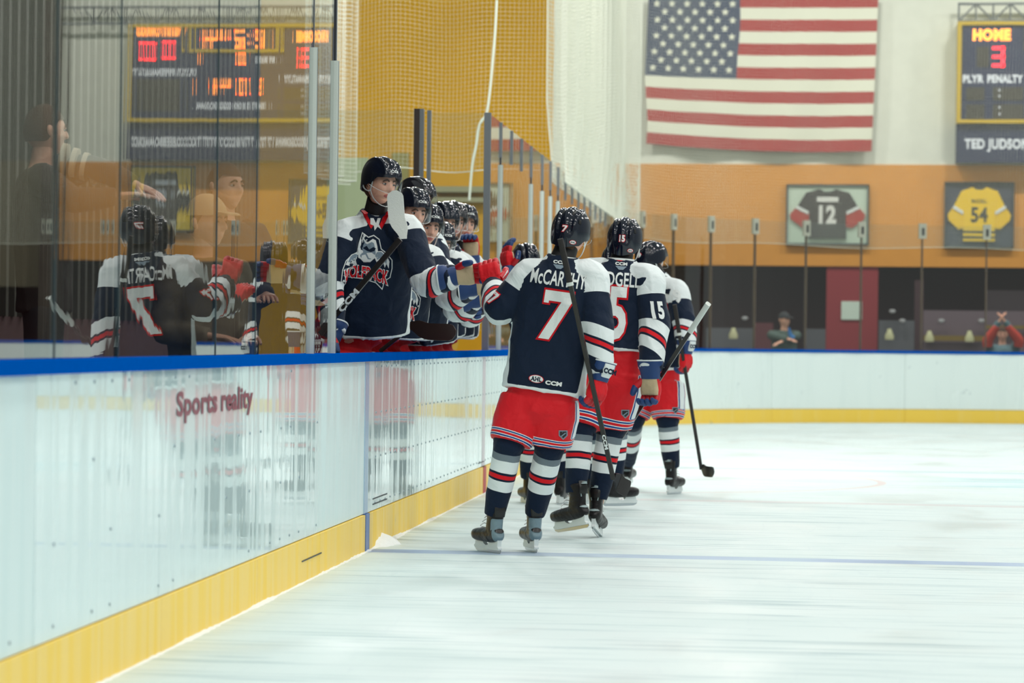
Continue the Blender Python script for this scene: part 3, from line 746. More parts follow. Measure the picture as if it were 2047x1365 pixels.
sg = thing('sponsor_sign', 'navy sign board with white capitals fixed under the scoreboard', 'sign', (4.7, 59.7, 4.2)); 
B = MB(); B.box((sbx0, 59.6, 4.21), (sbx1, 59.98, 4.855), m_sbn); B.build('sign_panel', sg, OB2, smooth=False)
sh = text2d("TED JUDSON '72 & '77 SCOTT SCOREBOARD", .045, .85); xs = [q[0] for q in sh[0]]; kx = (6.5 - 2.9) / (max(xs) - min(xs))
k0 = at(1920, 290, 59.6)
B = MB(); flat(B, scl(sh, kx, .21), V((4.70, 59.595, k0.z)), V((1, 0, 0)), V((0, 0, 1)), m_sbw); o = B.build('sign_lettering', sg, OB2, smooth=False); tag(o, kind='stuff')
tr = thing('roof_truss', 'grey steel lattice truss above the scoreboard', 'truss', (4.7, 59.7, 6.6)); OT = V((4.7, 59.7, 6.6))
m_tr = mat('truss_grey', (110, 116, 118), .5, .3)
z0, z1 = 6.58, 6.86
for z in (z0, z1): B = MB(); B.box((sbx0, 59.7, z - .02), (7.8, 59.76, z + .02), m_tr); B.build('chord', tr, OT, smooth=False)
x = sbx0 + .02; k = 0
while x < 7.5:
    B = MB(); B.tube([(x, 59.73, z0), (x, 59.73, z1)], .018, 5, m_tr); B.tube([(x, 59.73, z1 if k % 2 else z0), (x + .28, 59.73, z0 if k % 2 else z1)], .018, 5, m_tr); o = B.build('lattice_bar', tr, OT); tag(o, kind='stuff'); x += .28; k += 1

# ------------------------------------------------------------------ framed jerseys on the wall
def frame(name, label, x0, x1, z0, z1, bg, body, sl, num, numc, hem=None, inner=None):
    O = V(((x0 + x1) / 2, 59.9, (z0 + z1) / 2)); t = thing(name, label, 'framed jersey', O); wd_, h = x1 - x0, z1 - z0
    B = MB(); B.box((x0 + .03, 59.92, z0 + .03), (x1 - .03, 59.97, z1 - .03), mat('mount_' + name + str(bg), bg, .6)); B.build('backing', t, O, smooth=False)
    mf = mat('dark_frame', (44, 46, 56), .4)
    for lo, hi in (((x0, z0), (x0 + .03, z1)), ((x1 - .03, z0), (x1, z1)), ((x0, z0), (x1, z0 + .03)), ((x0, z1 - .03), (x1, z1))):
        B = MB(); B.box((lo[0], 59.88, lo[1]), (hi[0], 59.98, hi[1]), mf); B.build('frame_bar', t, O, smooth=False)
    def q(u, v_, d=.05): return V((O.x + u * wd_, 59.92 - d, O.z + v_ * h))
    mb = mat('shirt' + str(body), body, .8); ms = mat('shirt' + str(sl), sl, .8)
    def slab(pts, m, d, nm):
        B = MB(); n = len(pts); fr = [q(u, v_, d) for u, v_ in pts]; bk = [q(u, v_, 0) for u, v_ in pts]
        B.add(fr + bk, [tuple(range(n)), tuple(range(2 * n - 1, n - 1, -1))] + [(i, (i + 1) % n, (i + 1) % n + n, i + n) for i in range(n)], m); return B.build(nm, t, O)
    slab([(-.23, -.40), (.23, -.40), (.22, .1), (.26, .33), (.10, .42), (.04, .38), (-.04, .38), (-.10, .42), (-.26, .33), (-.22, .1)], mb, .05, 'shirt_body')
    for s_ in (-1, 1):
        slab([(s_ * .10, .42), (s_ * .26, .36), (s_ * .37, .12), (s_ * .22, .02)], mb, .045, 'sleeve')
        slab([(s_ * .37, .13), (s_ * .455, .0), (s_ * .44, -.08), (s_ * .30, -.22), (s_ * .19, -.20), (s_ * .20, .02)], ms, .04, 'sleeve')
        slab([(s_ * .365, .145), (s_ * .385, .10), (s_ * .235, -.0), (s_ * .225, .05)], mat('shirt_trim', (214, 220, 214), .8), .055, 'sleeve_band')
    for z in (hem or []): slab([(-.23, z), (.23, z), (.23, z + .035), (-.23, z + .035)], mat('hem_stripe' + str(numc), numc, .8), .052, 'hem_stripe')
    B = MB(); flat(B, scl(text2d(num, .05 if num != '54' else .03, .8), h * (.27 if num != '54' else .22), None, 0, 0), q(0, .0, .056), V((1, 0, 0)), V((0, 0, 1)), mat('num' + str(numc), numc, .7)); B.build('number', t, O, smooth=False)
    B = MB(); B.box(q(-.13, .21, .056), q(.13, .29, .05), mat('num' + str(numc), numc, .7)) if num != '54' else flat(B, scl(text2d('McCALL', .02, .8), h * .055), q(0, .21, .056), V((1, 0, 0)), V((0, 0, 1)), mat('num' + str(numc), numc, .7))
    B.build('name_bar', t, O, smooth=False)
frame('framed_jersey', 'framed black and red hockey jersey number 12 on a pale mount', -.015, 1.36, 2.83, 3.85, (190, 208, 188), (46, 38, 44), (168, 44, 38), '12', (216, 218, 210), [])
frame('framed_jersey', 'framed yellow jersey number 54 on a dark mount below the scoreboard', 2.60, 3.74, 2.80, 3.90, (56, 62, 80), (236, 196, 30), (232, 190, 30), '54', (62, 64, 58), [-.36, -.28])
frame('framed_jersey', 'framed dark jersey on a bright yellow mount, seen only in the near glass', 5.47, 6.58, 2.98, 4.12, (222, 190, 24), (52, 46, 50), (44, 40, 44), '9', (150, 160, 168), [])

# ------------------------------------------------------------------ things in the dark recess
m_mv = mat('mauve_grey_partition', (104, 88, 96), .8); m_gr2 = mat('dim_grey_partition', (88, 88, 94), .8); m_olive = mat('olive_strip', (122, 100, 40), .8)
def part_px(name, label, x0, y0, x1, y1, Y, m, cat='partition', dep=.12):
    a, c = at(x0, y0, Y), at(x1, y1, Y); z0 = min(c.z, .02) if y1 > 692 else c.z
    B = MB(); B.box((a.x, Y, max(0.01, z0)), (c.x, Y + dep, a.z), m); o = B.build(name, O=V((a.x, Y, max(.01, z0))), smooth=False); tag(o, label, cat); return o
part_px('low_partition', 'low grey partition between the maroon column and the yellow jersey', 1608, 657, 1650, 700, 58.2, m_gr2)
part_px('low_partition', 'mauve grey low wall right of the maroon column', 1757, 640, 1828, 700, 59.0, m_gr2)
part_px('low_partition', 'long mauve grey low wall with an olive strip near the right edge', 1846, 620, 2075, 700, 59.0, m_mv)
part_px('wall_screen', 'taller grey screen at the far right of the recess', 1972, 580, 2110, 640, 60.6, m_mv)
part_px('floor_strip', 'olive strip along the low wall at the right', 1846, 670, 1968, 682, 58.9, m_olive, 'strip', .05)
part_px('floor_strip', 'olive strip behind the clapping spectator', 1972, 650, 2075, 658, 58.9, m_olive, 'strip', .05)
part_px('dark_door', 'narrow dark maroon door panel between grey walls', 1829, 560, 1845, 700, 59.0, mat('maroon_door', (58, 26, 34), .7), 'door panel')
part_px('low_partition', 'dim mauve low wall behind the man in green', 1412, 655, 1505, 700, 59.2, m_gr2)
part_px('red_chair_back', 'dark red panel just left of the man in green', 1508, 645, 1545, 700, 58.6, mat('dim_red_panel', (92, 34, 42), .7), 'panel')
for i, (x, y, lb) in enumerate(((1466, 666, 'small pale yellow lamp left of the man in green'), (1778, 668, 'small pale yellow lamp right of the maroon column'), (1858, 672, 'small pale yellow lamp on the olive strip, left of two'), (1938, 672, 'small pale yellow lamp on the olive strip, right of two'))):
    c = at(x, y, 58.8); B = MB(); m_lp = mat('pale_lamp_cover', (206, 204, 160), .5)
    B.loft([c + V((0, 0, -.09)), c + V((0, 0, -.03)), c + V((0, 0, .05)), c + V((0, 0, .09))], [(.07, .04), (.075, .05), (.04, .04), (.03, .03)], n=10, m=m_lp)
    o = B.build('wall_lamp', O=c); tag(o, lb, 'lamp')
for i, (x, y) in enumerate(((1489, 636), (1804, 641), (1882, 641), (1962, 641), (1784, 622))):
    c = at(x, y, 58.9); B = MB(); B.loft([c + V((0, 0, -.03)), c, c + V((0, 0, .03))], [(.03, .03), (.06, .04), (.03, .03)], n=8, m=mat('small_white_fitting', (168, 168, 170), .5)); o = B.build('wall_fitting', O=c)
    tag(o, ['small whitish fitting left of the man in green', 'small whitish fitting just right of the brown door panel', 'small whitish fitting above the olive strip, between two lamps', 'small whitish fitting left of the clapping spectator', 'highest small whitish fitting, near the maroon column'][i], 'fitting')

# ================================================================== PEOPLE
UP = V((0, 0, 1))
def frame_of(f, up=UP):
    """columns: right, forward, up"""
    f = V(f).normalized(); r = f.cross(V(up)).normalized(); u = r.cross(f).normalized()
    return Matrix(((r.x, f.x, u.x), (r.y, f.y, u.y), (r.z, f.z, u.z)))
def M4(R_, o): return Matrix.Translation(o) @ R_.to_4x4()
def sm(a, b, x):
    t = min(1, max(0, (x - a) / (b - a))); return t * t * (3 - 2 * t)

def head_mesh(B, M, m):
    """face and skull, local x right, y forward, z up, origin mid-head"""
    nt_, npj = 56, 40; vs = []; at_ = []
    for j in range(npj + 1):
        ph = -math.pi / 2 + math.pi * j / npj
        for i in range(nt_):
            th = 2 * math.pi * i / nt_
            x = .076 * math.sin(th) * math.cos(ph); y = .096 * math.cos(th) * math.cos(ph) - .004; z = .118 * math.sin(ph) - .002
            ft = sm(0, .5, math.cos(th) * math.cos(ph))
            x *= 1 - .30 * sm(-.02, -.115, z); 
            if math.cos(th) < 0: y *= 1 - .35 * sm(-.03, -.11, z)
            y += ft * .010 * sm(-.02, -.10, z)
            ax = abs(x)
            y += ft * .027 * math.exp(-(x / (.0095 + .006 * sm(.02, -.03, z))) ** 2) * sm(.030, -.024, z) * (1 - sm(-.030, -.040, z))
            y -= ft * .011 * math.exp(-((ax - .032) / .015) ** 2 - ((z - .006) / .012) ** 2)
            y += ft * .005 * math.exp(-((z - .026) / .010) ** 2 - (x / .05) ** 2)
            y += ft * .006 * math.exp(-((ax - .045) / .018) ** 2 - ((z + .022) / .018) ** 2)
            y += ft * .006 * math.exp(-((z + .054) / .006) ** 2 - (x / .022) ** 2) + ft * .006 * math.exp(-((z + .068) / .006) ** 2 - (x / .02) ** 2)
            y -= ft * .004 * math.exp(-((z + .081) / .006) ** 2 - (x / .025) ** 2)
            y += ft * .009 * math.exp(-((z + .100) / .014) ** 2 - (x / .022) ** 2)
            vs.append(M @ V((x, y, z)))
            lp = .024 - abs(x) * .0 ; e = 1 - ((z + .061) / .0125) ** 2 - (x / .0235) ** 2
            at_.append((0, e if ft > .5 else -1.))
    fs = [(j * nt_ + i, j * nt_ + (i + 1) % nt_, (j + 1) * nt_ + (i + 1) % nt_, (j + 1) * nt_ + i) for j in range(npj) for i in range(nt_)]
    B.add(vs, fs, m, at_)
    for s_ in (-1, 1):
        B.loft([(s_ * .070, -.010, -.030), (s_ * .079, -.014, -.012), (s_ * .083, -.018, .008), (s_ * .078, -.018, .022)], [(.008, .006), (.014, .008), (.016, .008), (.009, .005)], V((0, 1, 0)), 10, m, res=2, M=M)
SKIN = cloth('skin_and_lips', [(0, (236, 178, 152)), (.99, (236, 178, 152))], [(0, (190, 106, 98)), (.99, (190, 106, 98))], .5)
SKIN.node_tree.nodes['Principled BSDF'].inputs['Sheen Weight'].default_value = 0
SKIN.node_tree.nodes['Principled BSDF'].inputs['Specular IOR Level'].default_value = .4

def face_bits(root, O, M, hair=m_hair, full=True):
    for s_ in (-1, 1):
        B = MB(); c = V((s_ * .031, .072, .006))
        B.loft([c + V((-.013, 0, 0)), c + V((-.008, .005, 0)), c + V((0, .007, 0)), c + V((.008, .005, 0)), c + V((.013, 0, 0))], [(.001, .001), (.005, .004), (.0062, .006), (.005, .004), (.001, .001)], V((0, 1, 0)), 8, m_eye, M=M)
        e = B.build('eye', root, O)
        B = MB(); B.loft([c + V((0, .004, 0)), c + V((0, .0155, -.0005))], [(.0055, .0055), (.0048, .0048)], V((1, 0, 0)), 10, m_iris, M=M); B.build('iris', e, O)
        B = MB(); B.loft([(s_ * .012, .092, .024), (s_ * .030, .094, .031), (s_ * .049, .080, .018)], [(.0032, .0045), (.003, .0052), (.0015, .003)], V((0, 1, 0)), 6, hair, res=3, M=M); B.build('eyebrow', root, O)
        B = MB(); B.loft([(s_ * .018, .081, .012), (s_ * .032, .087, .0165), (s_ * .046, .075, .011)], [(.003, .0016)] * 3, V((0, 1, 0)), 6, m_skin, res=3, M=M); B.build('eyelid', root, O)
def hair_cap(root, O, M, m):
    B = MB(); vs = []; n = 36; k = 12
    for j in range(k + 1):
        for i in range(n):
            th = 2 * math.pi * i / n; c = math.cos(th)
            low = -.055 if c < -.3 else (.05 if c > .55 else -.055 + .105 * sm(-.3, .55, c))
            z = low + (.122 - low) * math.sin(math.pi / 2 * j / k); rr = math.sqrt(max(0, 1 - ((z) / .1225) ** 2))
            vs.append(M @ V((.083 * math.sin(th) * rr, .104 * c * rr - .008, z + .004)))
    B.add(vs, [(j * n + i, j * n + (i + 1) % n, (j + 1) * n + (i + 1) % n, (j + 1) * n + i) for j in range(k) for i in range(n)], m)
    return B.build('hair', root, O)

def helmet(root, O, M, num=None, full=True, shell=None, crest=True):
    """hockey helmet: ridged shell with channels and vents, visor, white strap"""
    B = MB(); n = 72; k = 22; vs = []
    def low(th):
        c = math.cos(th); a = abs(math.atan2(math.sin(th), c))
        pts = [(0, .052), (.9, .040), (1.25, .0), (1.55, -.022), (1.9, -.030), (2.3, -.062), (math.pi, -.078)]
        for (a0, z0), (a1, z1) in zip(pts, pts[1:]):
            if a <= a1: return z0 + (z1 - z0) * sm(a0, a1, a)
        return -.078
    def P(th, f):
        lo = low(th); z = lo + (.150 - lo) * math.sin(math.pi / 2 * f) ** .9
        zz = (z - .022) / .128
        rr = max(0., 1 - (abs(zz) ** 2.35 if zz > 0 else (zz * .55) ** 2)) ** .5
        x, y = .104 * math.sin(th) * rr, (.128 if math.cos(th) > 0 else .134) * math.cos(th) * rr - .006
        h = sm(-.03, .03, z)
        rid = .0085 * (math.exp(-((abs(x) - .052) / .011) ** 4)) * h - .006 * math.exp(-((abs(x) - .030) / .009) ** 4) * h + .004 * math.exp(-(x / .016) ** 4) * h
        if y < -.06: rid += .007 * sm(.02, -.01, z) * math.exp(-(x / .055) ** 4)
        q = V((x, y * .9, max(.02, z)));  q = q.normalized()
        return V((x, y, z)) + q * rid
    for j in range(k + 1):
        for i in range(n): vs.append(P(2 * math.pi * i / n, j / k))
    fs = [(j * n + i, j * n + (i + 1) % n, (j + 1) * n + (i + 1) % n, (j + 1) * n + i) for j in range(k) for i in range(n)]
    fs.append(tuple(k * n + i for i in range(n)))
    inn = len(vs)
    for j in range(3):
        for i in range(n):
            q = P(2 * math.pi * i / n, j * .12); vs.append(V((q.x * .91, q.y * .92, q.z + .002)))
    fs += [(i, inn + i, inn + (i + 1) % n, (i + 1) % n) for i in range(n)]
    fs += [(inn + j * n + i, inn + (j + 1) * n + i, inn + (j + 1) * n + (i + 1) % n, inn + j * n + (i + 1) % n) for j in range(2) for i in range(n)]
    lv = vs; vs = [M @ q for q in vs]
    B.add(vs, fs, shell or m_navy); h = B.build('helmet', root, O, rec=False)
    bv = BVHTree.FromPolygons(vs, fs)
    R3 = M.to_3x3()
    def stick_on(shape, loc, nrm, upv, size, m, name, off=.0016, step=.01):
        B = MB(); nn = (R3 @ V(nrm)).normalized(); rr = (R3 @ V(upv)).cross(nn).normalized(); uu = nn.cross(rr)
        decal(B, scl(shape, size), M @ V(loc), rr, uu, nn, bv, off, m, step); return B.build(name, h, O, smooth=False)
    # vents
    if full:
        for s_ in (-1, 1):
            for (y0, y1) in ((.07, .035), (.015, -.02), (-.045, -.08)):
                sh = poly2d([(-.006, -.02), (.006, -.02), (.006, .02), (-.006, .02)])
                stick_on(sh, (s_ * .029, (y0 + y1) / 2, .05), (0, -.35 if y1 < -.03 else .0, 1), (0, 1, 0), 1, m_blackp, 'vent', .001)
            sh = poly2d([(-.008, -.012), (.008, -.012), (.008, .012), (-.008, .012)])
            stick_on(sh, (s_ * .062, -.08, .06), (s_ * .5, -1, .5), (0, 0, 1), 1, m_blackp, 'vent', .001)
    if num:
        shp = SEVEN if num == '7' else text2d(num, .05, .75)
        big = outline(SEVEN, .06) if num == '7' else text2d(num, .085, .75)
        stick_on(big, (.004, -.1, .018), (0, -1, .12), (0, 0, 1), .036, m_redc, 'number_edge', .0014); stick_on(shp, (.004, -.1, .018), (0, -1, .12), (0, 0, 1), .034, m_whitec, 'number', .0024)
        stick_on(ell2d(1, .6), (.045, -.1, -.045), (.3, -1, 0), (0, 0, 1), .019, m_redc, 'league_sticker', .0014)
        stick_on(ell2d(1, .6), (.045, -.1, -.045), (.3, -1, 0), (0, 0, 1), .016, m_whitec, 'league_sticker', .0024)
        stick_on(text2d('AHL', .03), (.045, -.1, -.045), (.3, -1, 0), (0, 0, 1), .009, m_navyc, 'sticker_letters', .0032)
    elif full:
        stick_on(text2d('CCM', .06, 1.3), (0, .1, .082), (0, 1, .3), (0, 0, 1), .013, m_whitec, 'helmet_lettering', .002)
        stick_on(outline(poly2d([(-.5, .4), (.5, .4), (.5, -.1), (0, -.5), (-.5, -.1)]), .1), (-.09, .02, .075), (-1, .1, .2), (0, 0, 1), .022, m_grey, 'crest_sticker', .0015)
    # visor
    B = MB(); vs = []; nv = 30
    for j in range(7):
        z = .062 - .105 * j / 6
        for i in range(nv + 1):
            a_ = -1.28 + 2.56 * i / nv; rx, ry = .108 + .004 * j / 6, .142 + .006 * math.sin(j / 6 * 3.1)
            zz = z + (.030 * (abs(a_) / 1.28) ** 2 if j > 3 else 0) * (j - 3) / 3 if j > 3 else z
            vs.append(M @ V((rx * math.sin(a_), ry * math.cos(a_) - .004, zz)))
    ft = [(j * (nv + 1) + i, j * (nv + 1) + i + 1, (j + 1) * (nv + 1) + i + 1, (j + 1) * (nv + 1) + i) for j in range(6) for i in range(nv)]
    B.add(vs, ft, m_visor); vz = B.build('visor', h, O, rec=False)
    B = MB(); e = [vs[6 * (nv + 1) + i] for i in range(nv + 1)]; B.tube(e, .0012, 4, m_white); B.build('visor_rim', vz, O)
    # straps
    B = MB()
    for s_ in (-1, 1):
        B.loft([(s_ * .088, .035, .012), (s_ * .086, .03, -.02), (s_ * .080, .022, -.046), (s_ * .066, .04, -.085), (s_ * .038, .072, -.115), (0, .088, -.123)], [(.0055, .0025)] * 6, V((0, 1, 0)), 6, m_white, res=3, M=M)
        B.loft([(s_ * .094, -.045, -.02), (s_ * .092, -.03, -.044), (s_ * .084, 0, -.054), (s_ * .080, .022, -.046)], [(.0055, .0025)] * 4, V((0, 1, 0)), 6, m_white, res=3, M=M)
    B.build('chin_strap', h, O)
    return h

def hand_glove(root, O, wrist, fdir, back, side=1, curl=1.2, m1=None, m2=None, body=None, thumb_out=.6, sc_=1.15, letters=True, name='glove', spread=.03):
    """side=+1: thumb on +x of (x = fdir x back)"""
    f = V(fdir).normalized(); bk = (V(back) - f * V(back).dot(f)).normalized(); xx = f.cross(bk) * side
    R_ = Matrix(((xx.x, f.x, bk.x), (xx.y, f.y, bk.y), (xx.z, f.z, bk.z)))
    M = Matrix.Translation(wrist) @ R_.to_4x4() @ Matrix.Scale(sc_, 4)
    m1 = m1 or m_bluec; m2 = m2 or m_redg; body = body or PALM_R
    B = MB(); fz = lambda t, c, d, w_: (t, -d * 1.0 - .25)
    # loft along y with u = x; v = t x u -> sign found from geometry: v = y x X
    B.loft([(0, -.01, 0), (0, .02, 0), (0, .06, .002), (0, .088, .0)], [(.040, .032), (.048, .032), (.054, .033), (.050, .026)], V((1, 0, 0)), 20, res=3, p=2.8, attr=lambda t, c, d, w_: (t, d - .25), M=M)
    for x in (-.036, -.012, .012, .036):
        B.loft([(x, .02, .016), (x, .06, .020), (x, .092, .010)], [(.0125, .014), (.013, .016), (.013, .014)], V((1, 0, 0)), 10, res=2, attr=lambda t, c, d, w_: (t, -1.), M=M)
    g, _ = remeshed(B, name, .0045 * sc_ * 1.1, body, root, O, smooth_it=2)
    # cuff
    B = MB(); B.loft([(0, -.090, .0), (0, -.062, .0), (0, -.03, 0), (0, .005, 0)], [(.064, .056), (.062, .052), (.050, .042), (.045, .036)], V((1, 0, 0)), 24, m1, res=3, p=2.6, M=M); cf = B.build('cuff', g, O)
    B = MB(); B.loft([(0, -.092, 0), (0, -.085, 0)], [(.0655, .0575)] * 2, V((1, 0, 0)), 24, m_white, p=2.6, M=M); B.build('cuff_trim', g, O)
    B = MB(); B.loft([(.0, -.080, .040), (.0, -.05, .040), (.0, -.02, .030)], [(.034, .018), (.034, .018), (.028, .014)], V((1, 0, 0)), 16, m_white, res=3, p=4, M=M); B.build('cuff_pad', g, O)
    if letters:
        B = MB(); sh = scl(text2d('CCM', .06, 1.2), .022, None, 0, -.048)
        flat(B, sh, M @ V((0, 0, .0595)), (M.to_3x3() @ V((side * -1, 0, 0))).normalized() * sc_ * -side if False else (M.to_3x3() @ V((1, 0, 0))), M.to_3x3() @ V((0, 1, 0)), m_navyc); B.build('cuff_lettering', g, O, smooth=False)
    # fingers: three padded segments each, longest in the middle
    for q, (x, ln) in enumerate(((.036, .92), (.012, 1.0), (-.012, .96), (-.036, .80))):
        p_ = V((x, .088, .004)); a = curl * .35; B = MB(); xs_ = x / .036 * spread
        for j, sl in enumerate((.040, .030, .026)):
            a += curl * (.5 if j else .0) + (0 if j else 0)
            d_ = V((xs_ * (1 - j * .3), math.cos(a), -math.sin(a))).normalized(); e = p_ + d_ * sl * ln
            r_ = (.0145, .0138, .0125)[j]
            B.loft([p_ - d_ * .004, p_ + d_ * .004, p_ * .5 + e * .5, e - d_ * .003, e + d_ * (.009 if j == 2 else .004)], [r_ * .8, r_, r_ * 1.06, r_, r_ * .55], V((1, 0, 0)), 10, (m2 if j == 0 else m1), res=2, p=2.4, M=M)
            p_ = e; a += curl * .25
        B.build('finger', g, O)
    B = MB(); p_ = V((.040, .012, -.010)); d1 = V((thumb_out, .72, -.25 - .2 * curl)).normalized(); e = p_ + d1 * .05; d2 = V((thumb_out * .25, .85, -.35 * curl)).normalized(); e2 = e + d2 * .040
    B.loft([p_, p_ * .5 + e * .5, e], [.018, .0185, .016], V((1, 0, 0)), 12, m2, res=2, M=M)
    B.loft([e - d2 * .004, e * .5 + e2 * .5, e2, e2 + d2 * .008], [.0165, .0165, .0135, .006], V((1, 0, 0)), 12, m1, res=2, M=M)
    B.loft([p_ + V((.012, .0, .004)), e + V((.010, .002, .006)), e2 + V((.006, 0, .006))], [.006, .006, .005], V((1, 0, 0)), 8, m_white, res=2, M=M)
    B.build('thumb', g, O)
    return g, M

def skate(root, O, ankle, fdir, style='silver', up=UP, vox=.006, full=True):
    """local origin under the ankle at blade edge; y to the toe"""
    R_ = frame_of(fdir, up); u = R_.col[2]
    M = Matrix.Translation(ankle - u * .17) @ R_.to_4x4()
    B = MB()
    heel = lambda t, c, d, w_: (t, -1.)
    B.loft([(0, -.085, .115), (0, -.06, .105), (0, .0, .100), (0, .08, .098), (0, .15, .096), (0, .19, .096), (0, .208, .094)], [(.024, .03), (.038, .042), (.038, .044), (.043, .04), (.046, .036), (.036, .030), (.016, .018)], V((1, 0, 0)), 20, res=3, p=2.4,
           attr=lambda t, c, d, w_: (t, min((.17 - t) * 4, 1) if style == 'silver' else -1.), M=M)
    B.loft([(0, -.015, .09), (0, -.018, .14), (0, -.028, .19), (0, -.030, .235), (0, -.030, .262)], [(.036, .062), (.038, .06), (.040, .052), (.050, .058), (.054, .062)], V((1, 0, 0)), 20, res=3, p=2.3,
           attr=lambda t, c, d, w_: (t, min((.52 - t) * 3, -d - .35) if style == 'silver' else -1.), M=M)
    b_, bv = remeshed(B, 'skate_boot', vox, BOOT_S if style == 'silver' else BOOT_K, root, O, smooth_it=3)
    # holder with two towers and the steel
    hw = .012
    prof = [(-.085, .080), (-.080, .040), (-.090, .030), (-.088, .020), (.185, .020), (.200, .034), (.185, .045), (.178, .078), (.095, .078), (.088, .052), (.060, .042), (.035, .045), (.022, .060), (.018, .080)]
    B = MB(); n = len(prof); vs = [M @ V((-hw, y, z)) for y, z in prof] + [M @ V((hw, y, z)) for y, z in prof]
    B.add(vs, [tuple(range(n)), tuple(range(2 * n - 1, n - 1, -1))] + [(i, (i + 1) % n, (i + 1) % n + n, i + n) for i in range(n)], m_white); B.build('blade_holder', b_, O, smooth=False)
    pr = [(-.098, .022), (-.100, .010), (-.085, .001), (.03, -.001), (.17, .002), (.195, .012), (.203, .028), (.19, .022)]
    B = MB(); n = len(pr); vs = [M @ V((-.002, y, z)) for y, z in pr] + [M @ V((.002, y, z)) for y, z in pr]
    B.add(vs, [tuple(range(n)), tuple(range(2 * n - 1, n - 1, -1))] + [(i, (i + 1) % n, (i + 1) % n + n, i + n) for i in range(n)], m_steel); B.build('blade', b_, O, smooth=False)
    B = MB(); B.loft([(0, -.082, .20), (0, -.088, .24), (0, -.080, .275)], [(.030, .008), (.034, .008), (.026, .006)], V((1, 0, 0)), 12, m_blackp, res=2, M=M); B.build('tendon_guard', b_, O)
    if full:
        B = MB()
        for j in range(6):
            y = .115 - j * .024; z = .128 + (j * .022)
            B.tube([(-.028, y, z - .004), (0, y + .012, z + .010), (.028, y - .008, z + .002)], .0032, 5, m_white, M=M, res=2)
        o = B.build('lace', b_, O); tag(o, kind='stuff')
    if full and style == 'black':
        B = MB(); fr = M.to_3x3()
        def dc(shape, size, z, m, off):
            decal(B, scl(shape, size), M @ V((0, -.05, z)), fr @ V((1, 0, 0)), fr @ V((0, 0, 1)), fr @ V((0, -1, 0)), bv, off, m, .02)
        dc(poly2d([(-1.0, 1.0), (-.80, 1.0), (-.48, -1), (-.64, -1)]), .032, .215, mat('pale_skate_trim', (150, 168, 170), .4), .004)
        dc(poly2d([(.80, 1.0), (1.0, 1.0), (.64, -1), (.48, -1)]), .032, .215, mat('pale_skate_trim', (150, 168, 170), .4), .004)
        dc(poly2d([(-.7, .25), (.7, .25), (.7, -.25), (-.7, -.25)]), .030, .262, mat('pale_skate_trim', (150, 168, 170), .4), .012)
        dc(ell2d(.9, .22), .034, .125, mat('pale_skate_trim', (150, 168, 170), .4), .003)
        o = B.build('heel_trim', b_, O, smooth=False); tag(o, kind='stuff')
    elif full:
        B = MB(); fr = M.to_3x3()
        decal(B, scl(ell2d(1, .42), .028), M @ V((0, -.05, .125)), fr @ V((1, 0, 0)), fr @ V((0, 0, 1)), fr @ V((0, -1, 0)), bv, .003, m_blackp, .02); B.build('heel_patch', b_, O, smooth=False)
    return b_

